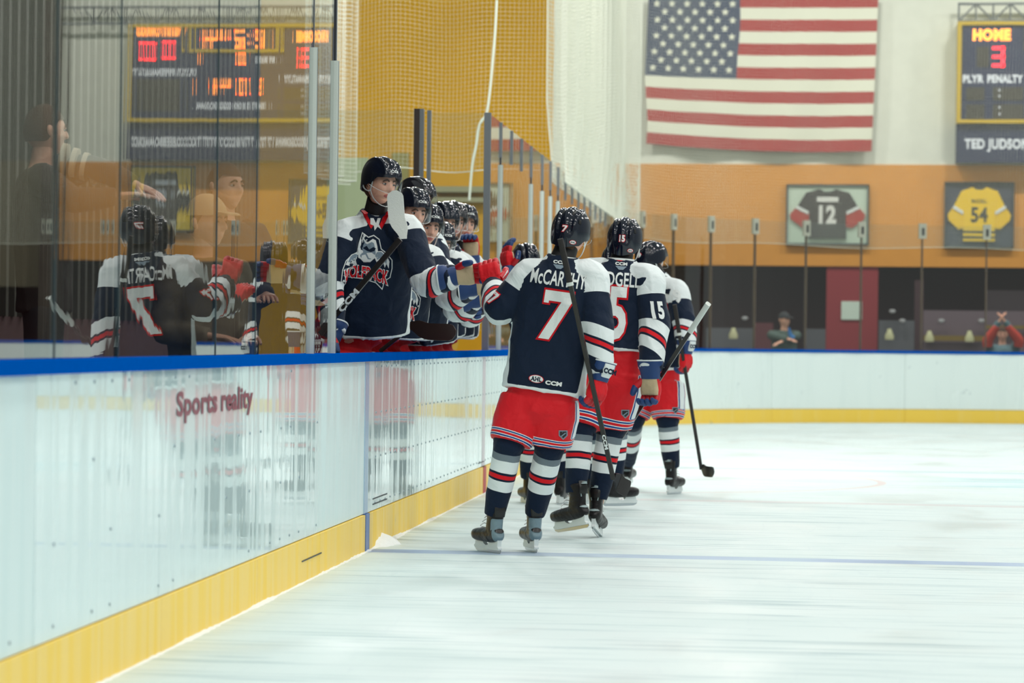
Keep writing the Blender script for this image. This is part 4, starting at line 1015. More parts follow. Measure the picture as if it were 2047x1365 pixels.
def player(name, label, J, face=(0, 1, 0), torso_f=(0, 1, 0), num=None, group=None, vox=.010, floor=0., feet=((-.3, 1, 0), (.1, 1, 0)), skates='silver',
           glL=None, glR=None, helm_num=None, rx=.228, seed=1, yoke=.335, neck_guard=True, faced=False, legs=True, headup=UP, shellm=None, sleeve_r=1.):
    O = V(((J['hem'].x), J['hem'].y, floor)); root = thing(name, label, 'person', O, group)
    N, H = J['neck'], J['hem']; F = V(torso_f).normalized(); up = (N - H).normalized()
    Rt = F.cross(up).normalized(); F = up.cross(Rt).normalized()
    hipc = J.get('pel', H.lerp(N, .12))
    # ---- body: one continuous surface
    B = MB()
    B.loft([hipc - up * .10, hipc, H.lerp(N, .45), H.lerp(N, .80), H.lerp(N, .93), N, N + (J['head'] - N) * .45, J['head']], [(.10, .08), (.11, .09), (.13, .10), (.17, .11), (.12, .08), (.056, .056), (.052, .055), (.045, .05)], Rt, 14, res=2)
    for s_ in 'LR':
        sh, el, wr = J['sh' + s_], J['el' + s_], J['wr' + s_]
        B.loft([H.lerp(N, .88).lerp(sh, .5), sh, sh.lerp(el, .5), el, wr], [.05, .052, .048, .040, .028], Rt, 10, res=2)
        if legs:
            hp, kn, an = J['hip' + s_], J['kn' + s_], J['an' + s_]
            B.loft([hp, hp.lerp(kn, .5), kn, kn.lerp(an, .35), an], [.085, .075, .055, .052, .038], Rt, 10, res=2)
    body, _ = remeshed(B, 'body', .018, SKIN, root, O, attrs=False, smooth_it=2)
    HM = M4(frame_of(face, headup), J['head'])
    hb = MB(); head_mesh(hb, HM, SKIN); hm = bpy.data.meshes.new('h'); hm.from_pydata([tuple(p - O) for p in hb.v], [], hb.f); put_attrs(hm, hb.a)
    bm = bmesh.new(); bm.from_mesh(body.data); bm.from_mesh(hm)
    la = bm.verts.layers.float.get('aw')
    if la is not None:
        nb = len(bm.verts) - len(hb.v)
        bm.verts.ensure_lookup_table()
        for i in range(nb): bm.verts[i][la] = -1.
        for i, a_ in enumerate(hb.a): bm.verts[nb + i][la] = a_[1]
    bmesh.ops.recalc_face_normals(bm, faces=bm.faces); bm.to_mesh(body.data); bm.free()
    body.data.polygons.foreach_set('use_smooth', [True] * len(body.data.polygons))
    if faced: face_bits(root, O, HM)
    B = MB()   # short hair showing below the helmet
    for s_ in (-1, 1):
        B.loft([(s_ * .072, .030, .03), (s_ * .079, .012, .0), (s_ * .074, -.03, -.02)], [(.010, .006), (.014, .006), (.02, .008)], V((0, 1, 0)), 8, m_hair, res=2, M=HM)
    B.loft([(0, -.085, .03), (0, -.090, -.03), (0, -.078, -.065), (0, -.06, -.088)], [(.06, .02), (.062, .018), (.052, .018), (.035, .014)], V((1, 0, 0)), 14, m_hair, res=2, M=HM); B.build('hair', root, O)
    helmet(root, O, HM, helm_num, full=vox < .0125, shell=shellm)
    # ---- jersey
    B = MB()
    def ft(t, c, d, w_):
        g1 = (abs(c) - (.80 + .20 * (t / .62))) if t < .62 else -1
        g2 = (.028 - t) * 4
        S = .995 - 6.5 * max(0, abs(w_) - .055) ** 2 - 3.2 * max(0, abs(w_) - .165)
        g3 = min(t - S, (abs(w_) - .07) * 3) if t < 1.02 else -1
        return (0, max(g1, g2, g3))
    tl = [0, .03, .2, .45, .68, .84, .93, .98, 1.03]
    B.loft([H.lerp(N, q) + F * (.015 * math.sin(max(0, min(1, q)) * 3.1)) for q in tl],
           [(rx, .155), (rx * .995, .152), (rx * .97, .145), (rx * .98, .145), (rx * 1.03, .152), (rx * .94, .140), (rx * .66, .112), (.108, .094), (.076, .078)], Rt, 48, res=4, p=2.5, attr=(tl, ft))
    for s_ in 'LR':
        sh, el, wr = J['sh' + s_], J['el' + s_], J['wr' + s_]; k = sleeve_r
        kk = 1 if s_ == 'R' else -1
        def fs_(t, c, d, w_, kk=kk):
            dt = d * kk; th = .13 - 1.3 * sm(.17, .33, t)
            return (t - .055 * dt * (1 if t > .45 else 0), max(-1, min((yoke - t) * 2, dt - th)) if t < .6 else -1)
        out = (sh - N).normalized()
        ts = [0, .10, .19, .35, .50, .62, .80, .97, 1.0]
        B.loft([N.lerp(sh, .30) - up * .045, N.lerp(sh, .72) - up * .01, sh + out * .012, sh.lerp(el, .42), sh.lerp(el, .78), el.lerp(wr, .06), el.lerp(wr, .5), el.lerp(wr, .92), wr],
               [(.07, .07), (.086 * k, .086 * k), (.096 * k, .094 * k), (.090 * k, .088 * k), (.086 * k, .086 * k), (.086 * k, .086 * k), (.078 * k, .078 * k), (.068 * k, .068 * k), (.066 * k, .066 * k)], (F + up * .3).normalized(), 28, res=4, attr=(ts, fs_))
    jer, bv = remeshed(B, 'jersey', vox, JERSEY, root, O, smooth_it=4, wr=.0095, wscale=6.5, seed=seed)
    # collar
    B = MB(); B.loft([N - up * .012, N + up * .012], [(.084, .086), (.080, .082)], Rt, 28, m_redc, res=2, p=2.1); B.loft([N + up * .010, N + up * .022], [(.081, .083), (.078, .080)], Rt, 28, m_whitec, p=2.1); B.build('collar', jer, O)
    if neck_guard:
        nd = (J['head'] - N); B = MB(); B.loft([N - nd * .05, N + nd * .25, N + nd * .52], [(.070, .074), (.064, .068), (.062, .066)], Rt, 24, m_black, res=3); B.build('neck_guard', root, O)
    # ---- pants, socks, skates
    if legs:
        B = MB(); ff = lambda t, c, d, w_: (0, -1.)
        hl = (J['hipR'] - J['hipL']).normalized(); hc_ = (J['hipL'] + J['hipR']) / 2
        B.loft([H.lerp(N, .10), hipc + up * .06, hipc - up * .02, hc_ - UP * .04, hc_ - UP * .12], [(rx * .76, .085), (rx * .78, .09), (rx * .80, .108), (.192, .148), (.12, .11)], hl, 24, res=3, p=2.4, attr=ff)
        for s_ in 'LR':
            hp, kn = J['hip' + s_], J['kn' + s_]; en = hp.lerp(kn, .90); sg_ = 1 if s_ == 'R' else -1
            fl_ = lambda t, c, d, w_, sg_=sg_: (t, ((c * sg_ - .92) / .07) if t < .79 else -1.)
            B.loft([hp + UP * .02, hp.lerp(kn, .22), hp.lerp(kn, .5), hp.lerp(kn, .72), en], [(.12, .13), (.128, .135), (.126, .130), (.120, .122), (.112, .116)], hl, 28, res=5, p=2.3, attr=([0, .2, .55, .8, 1.0], fl_))
        pn, pbv = remeshed(B, 'hockey_pants', vox * 1.05, PANTS, root, O, smooth_it=3, wr=.009, wscale=6, seed=seed + 3)
        if vox <= .0125:
            hp, kn = J['hipR'], J['kn' + 'R']; B = MB(); c_ = hp.lerp(kn, .66) + hl * .07
            for shp, s1, m_, of in ((outline(poly2d([(-.5, .5), (.5, .5), (.5, -.1), (0, -.6), (-.5, -.1)]), .1), .038, m_grey, .002), (poly2d([(-.5, .5), (.5, .5), (.5, -.1), (0, -.6), (-.5, -.1)]), .034, m_black, .003), (poly2d([(-.42, -.28), (-.28, -.38), (.44, .2), (.34, .34)]), .034, m_grey, .004)):
                decal(B, scl(shp, s1), c_, V((1, 0, 0)), UP, V((0, -1, 0)), pbv, of, m_, .02)
            o = B.build('league_shield', pn, O, smooth=False); tag(o, kind='stuff')
        for i, s_ in enumerate('LR'):
            hp, kn, an = J['hip' + s_], J['kn' + s_], J['an' + s_]; B = MB()
            st_ = hp.lerp(kn, .84); ts = [0, .12, .23, .307, .523, .77, 1.0]; low = an.lerp(kn, .10); ax = lambda q: kn.lerp(low, q)
            B.loft([st_, kn.lerp(st_, .25), kn, ax(.10), ax(.38), ax(.70), low], [(.088, .090), (.088, .092), (.082, .092), (.076, .084), (.075, .086), (.068, .078), (.054, .064)], Rt, 32, SOCK, res=6, p=2.15, attr=(ts, lambda t, c, d, w_: (t, -1.)))
            for q in range(len(B.v)):
                p_ = B.v[q]; B.v[q] = p_ + V((1, .5, 0)) * (.004 * noise.noise(p_ * 12)) + V((0, 0, .003 * noise.noise(p_ * 20)))
            B.build('sock', root, O, attrs=True)
            skate(root, O, an, feet[i], skates, vox=.006 if vox < .0125 else .010, full=vox < .0125)
    for s_, gl in (('L', glL), ('R', glR)):
        if gl is None: continue
        hand_glove(root, O, J['wr' + s_] + V(gl['f']).normalized() * gl.get('d', .03), gl['f'], gl['b'], side=gl.get('side', -1 if s_ == 'R' else 1), curl=gl.get('c', 1.2), m1=gl.get('m1'), m2=gl.get('m2'), body=gl.get('body'), thumb_out=gl.get('to', .6), letters=gl.get('t', True))
    return root, O, jer, bv, (Rt, up, F)

def stick(name, label, A, Bp, C, w_up=UP, butt=None, tape=None, bw=.075, shaft=m_carbon, blade=None, lett=None, group=None, k0=.0, fat=(.013, .010)):
    """hockey stick: A = butt end, Bp = heel, C = blade tip"""
    O = (A + Bp) / 2; t = thing(name, label, 'hockey stick', O, group); d = (Bp - A).normalized(); sd = d.cross(V((.2, 1, .1))).normalized()
    B = MB(); B.loft([A, A.lerp(Bp, .5), Bp], [fat] * 3, sd, 8, shaft, res=3, p=5); B.build('shaft', t, O)
    if butt:
        e = A.lerp(Bp, butt[0]); B = MB(); B.loft([A - d * .012, A, A.lerp(e, .5), e], [(fat[0] * 1.25, fat[1] * 1.3)] * 4, sd, 10, butt[1], res=4, p=3.5); B.build('grip_tape', t, O)
        B = MB(); B.loft([e, e + d * .02], [(fat[0] * 1.35, fat[1] * 1.4)] * 2, sd, 10, m_wtape, p=3); B.build('tape_ring', t, O)
    bd = (C - Bp).normalized(); wv = (V(w_up) - bd * V(w_up).dot(bd)).normalized(); nv = bd.cross(wv); L = (C - Bp).length
    B = MB(); n = 16; rows = []
    for i in range(n + 1):
        q = i / n; c = Bp + bd * L * q + nv * (.018 * math.sin(q * 2.2)); hh = bw * (.42 + .58 * sm(0, .3, q)) * (1 if q < .86 else math.sqrt(max(0.02, 1 - ((q - .86) / .145) ** 2)))
        lo = -bw * .35 * sm(0, .5, q); th = .006 * (1 - .4 * q)
        for (a_, b__) in ((lo - hh * .5, th), (lo, th * 1.3), (lo + hh * .5, th), (lo + hh * .5, -th), (lo, -th * 1.3), (lo - hh * .5, -th)): rows.append(c + wv * (a_ + bw * .2) + nv * b__)
    fs = [(i * 6 + k, i * 6 + (k + 1) % 6, (i + 1) * 6 + (k + 1) % 6, (i + 1) * 6 + k) for i in range(n) for k in range(6)] + [tuple(range(5, -1, -1)), tuple(n * 6 + k for k in range(6))]
    B.add(rows, fs, blade or shaft)
    if tape:
        pass
    B.build('blade', t, O)
    if tape:
        B = MB(); i0, i1 = int(n * tape[0]), int(n * tape[1]); rr = []
        for i in range(i0, i1 + 1):
            c = sum((rows[i * 6 + k] for k in range(6)), V()) / 6
            rr += [c + (rows[i * 6 + k] - c) * 1.04 + nv * (.0015 if k < 3 else -.0015) for k in range(6)]
        m_ = i1 - i0
        B.add(rr, [(i * 6 + k, i * 6 + (k + 1) % 6, (i + 1) * 6 + (k + 1) % 6, (i + 1) * 6 + k) for i in range(m_) for k in range(6)] + [tuple(range(5, -1, -1)), tuple(m_ * 6 + k for k in range(6))], tape[2]); B.build('blade_tape', t, O)
    if lett:
        txt, q, sz, m_, tow = lett
        nn = (V((0, 0, HC)) - A).normalized(); nn = (nn - d * nn.dot(d)).normalized(); uu = nn.cross(d).normalized()
        if uu.z < 0: uu = -uu
        B = MB(); flat(B, scl(text2d(txt, .05, 1.5), sz), A.lerp(Bp, q) + nn * (max(fat) + .002), d * tow, uu, m_); B.build('shaft_lettering', t, O, smooth=False)
    return t

def back_print(jer, O, bv, org, Rt, up, n, items, name='print'):
    for nm, shape, dx, dy, m, off, step in items:
        B = MB(); decal(B, shape, org + Rt * dx + up * dy, Rt, up, n, bv, off, m, step); B.build(nm, jer, O, smooth=False)

def JP(**k): return {a: (at(*p) if not isinstance(p, V) else p) for a, p in k.items()}
LETW, REDC = m_whitec, m_redc
# ---- number 7, nearest skater, seen from behind
J = JP(head=(1141, 470, 18.98), neck=(1124, 520, 18.93), hem=(1086, 784, 18.95), shL=(1058, 552, 18.95), shR=(1180, 556, 18.92),
       elL=(1000, 622, 18.95), wrL=(985, 575, 19.22), elR=(1195, 650, 18.85), wrR=(1199, 748, 18.82),
       hipL=(1046, 802, 18.97), hipR=(1112, 805, 18.95), knL=(1016, 893, 18.92), knR=(1098, 898, 18.98), anL=(985, 1043, 19.0), anR=(1066, 1041, 19.12))
gR = dict(f=(-.22, -.05, -1), b=(.75, -.62, 0), c=1.35); gL = dict(f=(-.25, .35, 1), b=(-.15, -.9, .3), c=2.1, m1=m_redg, m2=m_redg, d=.03)
root, O, jer, bv, (Rt, up, F) = player('person', 'hockey player number 7, nearest on the ice, stick hooked over his back', J, face=(.22, 1, -.06), torso_f=(.05, 1, 0),
    glL=gL, glR=gR, helm_num='7', feet=((-.62, 1, 0), (-.30, 1, 0)), skates='silver', seed=1, headup=(.10, 0, 1), vox=.0085, rx=.225, group='skaters filing past the bench', sleeve_r=.98)
NM = text2d('McCARTHY', .018, .62)
tor = -F
c7 = at(1112, 630, 18.9); cn = at(1123, 557, 18.9); ch = at(1093, 760, 18.9)
items = [('number_edge', scl(outline(SEVEN, .04), .205, .262), .01, 0, REDC, .0028, .018), ('number', scl(SEVEN, .205, .262), .01, 0, LETW, .0068, .018)]
back_print(jer, O, bv, c7, Rt, up, tor, items)
nx = max(q[0] for q in NM[0]) * 2
back_print(jer, O, bv, cn, Rt, up, tor, [('name_lettering', scl(NM, .300 / nx, .078), -.008, 0, LETW, .0035, .02)])
AH = text2d('AHL', .05, .9); CC = text2d('CCM', .06, 1.35)
hemitems = [('league_patch', scl(ell2d(1, .52), .041), -.045, .004, REDC, .003, .02), ('league_patch', scl(ell2d(1, .52), .037), -.045, .004, LETW, .004, .02),
            ('patch_lettering', scl(AH, .022), -.045, .004, m_navyc, .005, .02), ('hem_lettering', scl(CC, .020), .050, -.006, LETW, .0035, .02)]
back_print(jer, O, bv, ch, Rt, up, tor, hemitems)
back_print(jer, O, bv, at(1122, 524, 18.9), Rt, up, tor, [('collar_lettering', scl(CC, .016), 0, .0, LETW, .004, .02), ('collar_patch', poly2d([(-.034, -.012), (.034, -.012), (.012, -.034), (-.012, -.034)]), 0, -.002, m_grey, .0034, .02)])
# small number on the left sleeve
n_ = V((-.35, -.93, .1)).normalized(); r_ = n_.cross(UP).normalized() * -1
back_print(jer, O, bv, at(988, 596, 18.9), r_, UP, n_, [('sleeve_number', scl(outline(SEVEN, .08), .07, None, 0, 0, -.5), 0, 0, REDC, .003, .02), ('sleeve_number', scl(SEVEN, .07, None, 0, 0, -.5), 0, 0, LETW, .004, .02)])
stick('hockey_stick', 'black hockey stick with dark taped grip hooked across the back of number 7', at(1121, 482, 18.60), at(1226, 958, 18.85), at(1254, 972, 18.98), w_up=(.25, 0, 1), butt=(.17, m_tape), tape=(.25, 1, m_tape), bw=.085, lett=('CCM', .84, .017, m_white, 1))

# ---- number 15
J = JP(head=(1249, 486, 20.65), neck=(1241, 524, 20.6), hem=(1226, 703, 20.6), shL=(1180, 548, 20.65), shR=(1294, 560, 20.55),
       elL=(1160, 620, 20.8), wrL=(1122, 610, 21.05), elR=(1309, 645, 20.5), wrR=(1300, 738, 20.4),
       hipL=(1190, 745, 20.65), hipR=(1246, 750, 20.6), knL=(1160, 862, 20.55), knR=(1220, 862, 20.65), anL=(1149, 1000, 20.5), anR=(1193, 1010, 20.66))
root, O, jer, bv, (Rt, up, F) = player('person', 'hockey player number 15 walking on skates just behind number 7, stick butt pointing up', J, face=(.1, 1, 0), torso_f=(-.08, 1, 0),
    glL=dict(f=(-.6, .5, .6), b=(0, -.5, 1), c=1.4), glR=dict(f=(.02, .02, -1), b=(.45, .85, .1), c=1.25, d=.05), helm_num='15', feet=((-.75, .75, -.18), (.12, 1, -.25)), skates='black', seed=2, vox=.0085, headup=(.04, 0, 1), group='skaters filing past the bench', rx=.215)
tor = -F
N15 = text2d('15', .03, .62); N15b = text2d('15', .06, .62)
back_print(jer, O, bv, at(1216, 625, 20.5), Rt, up, tor, [('number_edge', scl(N15b, .285), 0, 0, REDC, .0028, .018), ('number', scl(N15, .285), 0, 0, LETW, .0068, .018)])
BN = text2d('BUDGELL', .018, .62); nx = max(q[0] for q in BN[0]) * 2
back_print(jer, O, bv, at(1232, 558, 20.5), Rt, up, tor, [('name_lettering', scl(BN, .275 / nx, .080), 0, 0, LETW, .0035, .02)])
back_print(jer, O, bv, at(1242, 527, 20.5), Rt, up, tor, [('collar_lettering', scl(CC, .016), 0, .0, LETW, .004, .02), ('collar_patch', poly2d([(-.034, -.012), (.034, -.012), (.012, -.034), (-.012, -.034)]), 0, -.002, m_grey, .0034, .02)])
back_print(jer, O, bv, at(1325, 620, 20.4), V((.7, .7, 0)), UP, V((.7, -.7, 0)), [('sleeve_number', scl(text2d('15', .05, .6), .09), 0, 0, LETW, .004, .02)])
stick('hockey_stick', 'dark hockey stick with white taped butt end held low by number 15', at(1414, 610, 19.95), at(1236, 884, 20.95), at(1215, 897, 21.15), w_up=(0, 0, 1), butt=(.17, m_wtape), bw=.07, lett=('JETSPEED', .55, .020, m_grey, -1))

# ---- number 49 farther on
J = JP(head=(1303, 521, 26.95), neck=(1312, 551, 26.9), hem=(1318, 742, 26.9), shL=(1278, 580, 27.0), shR=(1350, 583, 26.8),
       elL=(1270, 650, 27.0), wrL=(1283, 705, 26.8), elR=(1369, 645, 26.7), wrR=(1371, 698, 26.6),
       hipL=(1285, 770, 26.95), hipR=(1334, 770, 26.85), knL=(1266, 838, 26.9), knR=(1335, 845, 26.8), anL=(1256, 928, 27.6), anR=(1344, 944, 26.85))
root, O, jer, bv, (Rt, up, F) = player('person', 'hockey player number 49 farther down the ice, head turned right, stick blade on the ice', J, face=(.75, .75, -.1), torso_f=(.12, 1, 0),
    glL=dict(f=(.1, 0, -1), b=(-.6, -.6, 0), c=1.2), glR=dict(f=(-.05, .0, -1), b=(.8, -.5, 0), c=1.3), helm_num='49', feet=((.1, 1, 0), (.35, 1, 0)), skates='black', seed=3, vox=.011, group='skaters filing past the bench', rx=.20)
back_print(jer, O, bv, at(1300, 630, 26.7), Rt, up, -F, [('number_edge', scl(text2d('49', .095, .6), .27), 0, 0, REDC, .003, .03), ('number', scl(text2d('49', .05, .6), .27), 0, 0, LETW, .0068, .02)])
back_print(jer, O, bv, at(1366, 592, 26.6), V((.7, .7, 0)), UP, V((.7, -.7, 0)), [('sleeve_number', scl(text2d('49', .05, .6), .09), 0, 0, LETW, .004, .02)])
stick('hockey_stick', 'dark hockey stick held upright by number 49, blade at the ice far right', at(1349, 612, 26.45), at(1402, 938, 26.75), at(1431, 941, 26.5), w_up=(.1, 0, 1), butt=(.16, m_tape), bw=.08)

# ---- two more skaters mostly hidden
J = JP(head=(1050, 528, 24.9), neck=(1062, 560, 24.85), hem=(1082, 740, 24.8), shL=(1036, 585, 24.9), shR=(1110, 585, 24.8),
       elL=(1040, 625, 24.8), wrL=(1017, 542, 24.5), elR=(1118, 650, 24.7), wrR=(1115, 705, 24.6),
       hipL=(1066, 770, 24.85), hipR=(1104, 770, 24.8), knL=(1060, 860, 24.8), knR=(1112, 860, 24.8), anL=(1056, 964, 24.9), anR=(1122, 962, 24.9))
player('person', 'hockey player hidden behind number 7, raised glove and helmet top showing', J, face=(-.3, .9, -.1), glL=dict(f=(-.1, .1, 1), b=(-.8, -.5, 0), c=.5, to=.9), glR=dict(f=(0, 0, -1), b=(1, 0, 0), c=1.2), feet=((-.3, 1, 0), (.2, 1, 0)), skates='black', seed=4, vox=.0126, group='skaters filing past the bench', rx=.19)
J = JP(head=(1232, 530, 24.2), neck=(1226, 558, 24.2), hem=(1212, 735, 24.2), shL=(1185, 585, 24.2), shR=(1262, 585, 24.2),
       elL=(1176, 640, 24.1), wrL=(1170, 690, 24), elR=(1270, 655, 24.2), wrR=(1276, 712, 24.1),
       hipL=(1192, 765, 24.2), hipR=(1236, 765, 24.2), knL=(1185, 860, 24.2), knR=(1232, 860, 24.2), anL=(1180, 958, 24.4), anR=(1229, 962, 24.25))
player('person', 'hockey player hidden behind number 15, only his skates and one glove showing', J, face=(.1, 1, 0), glL=dict(f=(0, 0, -1), b=(-1, 0, 0), c=1.2), glR=dict(f=(0, 0, -1), b=(.8, -.5, 0), c=1.2), feet=((.2, 1, 0), (.75, .7, 0)), skates='black', seed=5, vox=.0126, group='skaters filing past the bench', rx=.19)

# ---- the bench
def crest(jer, O, bv, c, Rt_, up_, n, s_=.28, full=True):
    """shield-like patch: fur-edged wolf head over arched lettering"""
    r = -Rt_
    back = poly2d([(-.53, -.30), (-.50, -.10), (-.42, .06), (-.30, .15), (-.16, .17), (-.12, .34), (-.06, .52), (.05, .44), (.16, .47), (.26, .40), (.30, .22), (.40, .14), (.52, .0), (.53, -.16), (.50, -.34), (.40, -.40), (.36, -.56), (.24, -.44), (0, -.36), (-.3, -.34)])
    armL = poly2d([(-.44, -.06), (-.36, .07), (-.24, .11), (-.13, .08), (-.10, -.02), (-.17, .02), (-.18, -.06), (-.25, .0), (-.27, -.07), (-.33, -.01), (-.36, -.09)])
    armR = poly2d([(.12, .02), (.20, .13), (.32, .13), (.42, .04), (.48, -.08), (.47, -.22), (.42, -.12), (.39, -.20), (.35, -.08), (.31, -.14), (.27, -.03), (.22, -.08), (.18, 0)])
    headp = poly2d([(-.12, .06), (-.13, .22), (-.10, .36), (-.05, .47), (.0, .38), (.04, .36), (.14, .42), (.20, .39), (.23, .28), (.25, .14), (.17, .04), (.10, -.03), (-.02, -.04)])
    ear = poly2d([(-.09, .30), (-.05, .42), (-.02, .34), (-.05, .28)])
    dark = poly2d([(-.05, .24), (.02, .29), (.07, .22), (.15, .27), (.20, .24), (.17, .19), (.10, .17), (.03, .19)])
    muzz = poly2d([(.02, .15), (.12, .16), (.20, .10), (.15, .04), (.07, .05)])
    jaw = poly2d([(-.07, .10), (.0, .12), (.05, .03), (.15, .02), (.08, -.02), (-.01, -.02), (-.07, .02)])
    W1 = text2d('WOLFPACK', .06, .60); W0 = text2d('WOLFPACK', .03, .60); wx = max(q[0] for q in W0[0]) * 2; k = .93 / wx
    def arch(sh, kx, ky):
        return ([(x * kx, y * ky * (1 + .5 * abs(x * kx)) - .235 - .30 * (x * kx) ** 2 - .12 * x * kx) for x, y in sh[0]], sh[1])
    HT = text2d('HARTFORD', .03, .9); hx = max(q[0] for q in HT[0]) * 2
    L = [('crest_edge', outline(back, .018), m_whitec, .0025), ('crest_field', back, m_navyc, .0032), ('crest_wolf', scl(armL, 1, None, 0, .055), m_whitec, .0040), ('crest_wolf', scl(armR, 1, None, 0, .055), m_whitec, .0040), ('crest_wolf', scl(armL, .72, None, -.07, .085), m_grey, .0046), ('crest_wolf', scl(armR, .72, None, .08, .075), m_grey, .0046),
         ('crest_wolf', headp, m_whitec, .0042), ('crest_wolf', scl(headp, .80, None, .0, .03), m_grey, .0048), ('crest_wolf', ear, m_navyc, .0054), ('crest_wolf', dark, m_navyc, .0054), ('crest_wolf', jaw, m_whitec, .0054), ('crest_wolf', muzz, m_whitec, .0058),
         ('crest_lettering', arch(W1, k, .225), m_whitec, .0058), ('crest_lettering', arch(W0, k, .215), m_redc, .0068), ('crest_lettering', scl(HT, .34 / hx, .045, .06, -.055), m_navyc, .0064)]
    for nm, sh, m, off in L:
        B = MB(); decal(B, scl(sh, s_), c, r, up_, n, bv, off, m, .03); B.build(nm, jer, O, smooth=False)

def bench(label, head, neck, hem, face, F_, shR, shL, elL, wrL, gl, gr=None, seed=10, vox=.010, elR=None, wrR=None, faced=True, shellm=None, num=None, rx=.215):
    J = JP(head=head, neck=neck, hem=hem, shR=shR, shL=shL, elL=elL, wrL=wrL)
    r = V(F_).normalized().cross(UP)
    J['elR'] = at(*elR) if elR else J['shR'] + V((-.02, -.02, -.28)); J['wrR'] = at(*wrR) if wrR else J['elR'] + V((.14, -.05, -.10))
    hx = min(J['hem'].x - .02, -2.58); hy = J['hem'].y; hz = 1.10
    J['pel'] = V((hx, hy, hz + .02)); c = V((hx, hy, hz - .05))
    J['hipR'] = c + r * .10; J['hipL'] = c - r * .10
    J['knR'] = J['hipR'] + V((.01, 0, -.36)); J['knL'] = J['hipL'] + V((.01, 0, -.36))
    for s_ in 'LR': J['an' + s_] = V((J['kn' + s_].x - .03, J['kn' + s_].y, .25 + .17))
    return player('person', label, J, face=face, torso_f=F_, glL=gl, glR=gr, floor=.25, feet=((.4, -.9, 0), (.2, -1, 0)), skates='black', seed=seed, yoke=.25, vox=vox, faced=faced, shellm=shellm, group='players lined up at the bench', rx=rx, headup=(.12, 0, 1)), J
GB = dict(f=(1, -.1, .05), b=(.05, 1, .1), c=.9, m2=m_redg)
m_black_shell = mat('black_gloss_shell', (22, 20, 30), .14, coat=.8)
(root, O, jer, bv, (Rt, up, F)), J = bench('tall bench player nearest the camera, whole crest showing, arm out over the boards', (762, 366, 20.05), (750, 428, 20.2), (738, 660, 20.4), (.72, -.80, -.22), (.35, -1, 0),
    (694, 470, 20.1), (812, 462, 20.15), (852, 566, 19.95), (908, 552, 19.85), dict(f=(1, -.08, .12), b=(.1, 1, .15), c=.95, body=PALM_R, m1=m_bluec, m2=m_redg, to=.35, d=.015), dict(f=(-.2, -.3, -1), b=(-1, 0, 0), c=1.3), seed=11, vox=.0085, elR=(655, 570, 20.0), wrR=(668, 668, 19.9), rx=.235)
crest(jer, O, bv, at(737, 530, 20.0), Rt, up, F, .30)
back_print(jer, O, bv, at(760, 447, 20.0), -Rt, up, F, [('neck_lacing', poly2d([(-.030, .02), (-.012, .02), (0, -.006), (.012, .02), (.030, .02), (.016, -.012), (.03, -.04), (.008, -.024), (-.012, -.044), (-.014, -.018), (-.034, -.01)]), 0, -.02, LETW, .004, .02),
    ('collar_band', poly2d([(-.085, .07), (-.065, .075), (-.008, -.03), (-.022, -.045)]), -.01, -.01, REDC, .003, .02), ('collar_band', poly2d([(.085, .07), (.065, .075), (.008, -.03), (.022, -.045)]), .01, -.01, REDC, .003, .02)])
stick('hockey_stick', 'hockey stick with pale taped blade raised before the face of the tall player', at(640, 668, 19.6), at(800, 478, 19.55), at(793, 380, 19.55), w_up=(.96, 0, .1), bw=.088, tape=(.0, 1.0, m_wtape), fat=(.017, .012), lett=('CCM', .36, .032, m_white, 1))
# second player etc.
def arm(f=(1, 0, .1), b=(0, 1, .2), c=1.3, **k): return dict(f=f, b=b, c=c, **k)
(r3, O3, j3, b3, (Rt3, up3, F3)), _ = bench('bench player right behind the tall one, half a crest showing below his arm', (824, 424, 21.2), (808, 484, 21.3), (782, 665, 21.4), (.55, -.83, -.22), (.5, -.9, 0), (760, 520, 21.1), (856, 520, 21.35), (900, 596, 21.2), (942, 574, 21.0), arm(c=1.4), seed=12)
crest(j3, O3, b3, at(822, 610, 21.0), Rt3, up3, F3, .28)
bench('bench player standing tall in the back row with a dark glossy helmet', (833, 400, 22.6), (820, 450, 22.7), (805, 655, 22.8), (.85, -.5, -.15), (.8, -.6, 0), (780, 490, 22.5), (862, 490, 22.9), (890, 580, 22.7), (905, 622, 22.6), arm(), seed=13, vox=.0126, shellm=m_black_shell)
(r4, O4, j4, b4, (Rt4, up4, F4)), _ = bench('bench player whose face peers out between the two front helmets', (852, 454, 21.9), (838, 506, 22.0), (826, 668, 22.1), (.5, -.85, -.2), (.5, -.9, 0), (805, 545, 21.9), (880, 545, 22.0), (915, 620, 21.8), (948, 598, 21.6), arm(c=1.4), seed=14, vox=.0115)
(r6, O6, j6, b6, (Rt6, up6, F6)), _ = bench('bearded bench player leaning lowest over the boards, number 20 on his shoulder', (876, 486, 23.1), (858, 542, 23.25), (852, 672, 23.4), (.55, -.8, -.3), (.5, -.9, -.1), (828, 560, 23.05), (905, 570, 23.35), (935, 632, 23.0), (962, 600, 22.7), arm(c=1.4), seed=15)
n_ = V((.15, -.95, .3)).normalized()
back_print(j6, O6, b6, at(850, 528, 23.0), V((.97, .1, -.25)).normalized(), V((.2, .2, .95)), n_, [('sleeve_number', scl(text2d('20', .08, .7), .095), 0, 0, LETW, .004, .02)])
bench('bench player in the second row with visor lit by lamps, behind the bearded player', (886, 447, 23.9), (872, 500, 24.0), (870, 668, 24.1), (.55, -.8, -.2), (.5, -.9, 0), (845, 530, 23.9), (912, 532, 24.0), (938, 606, 23.8), (966, 590, 23.6), arm(), seed=16, vox=.0126)
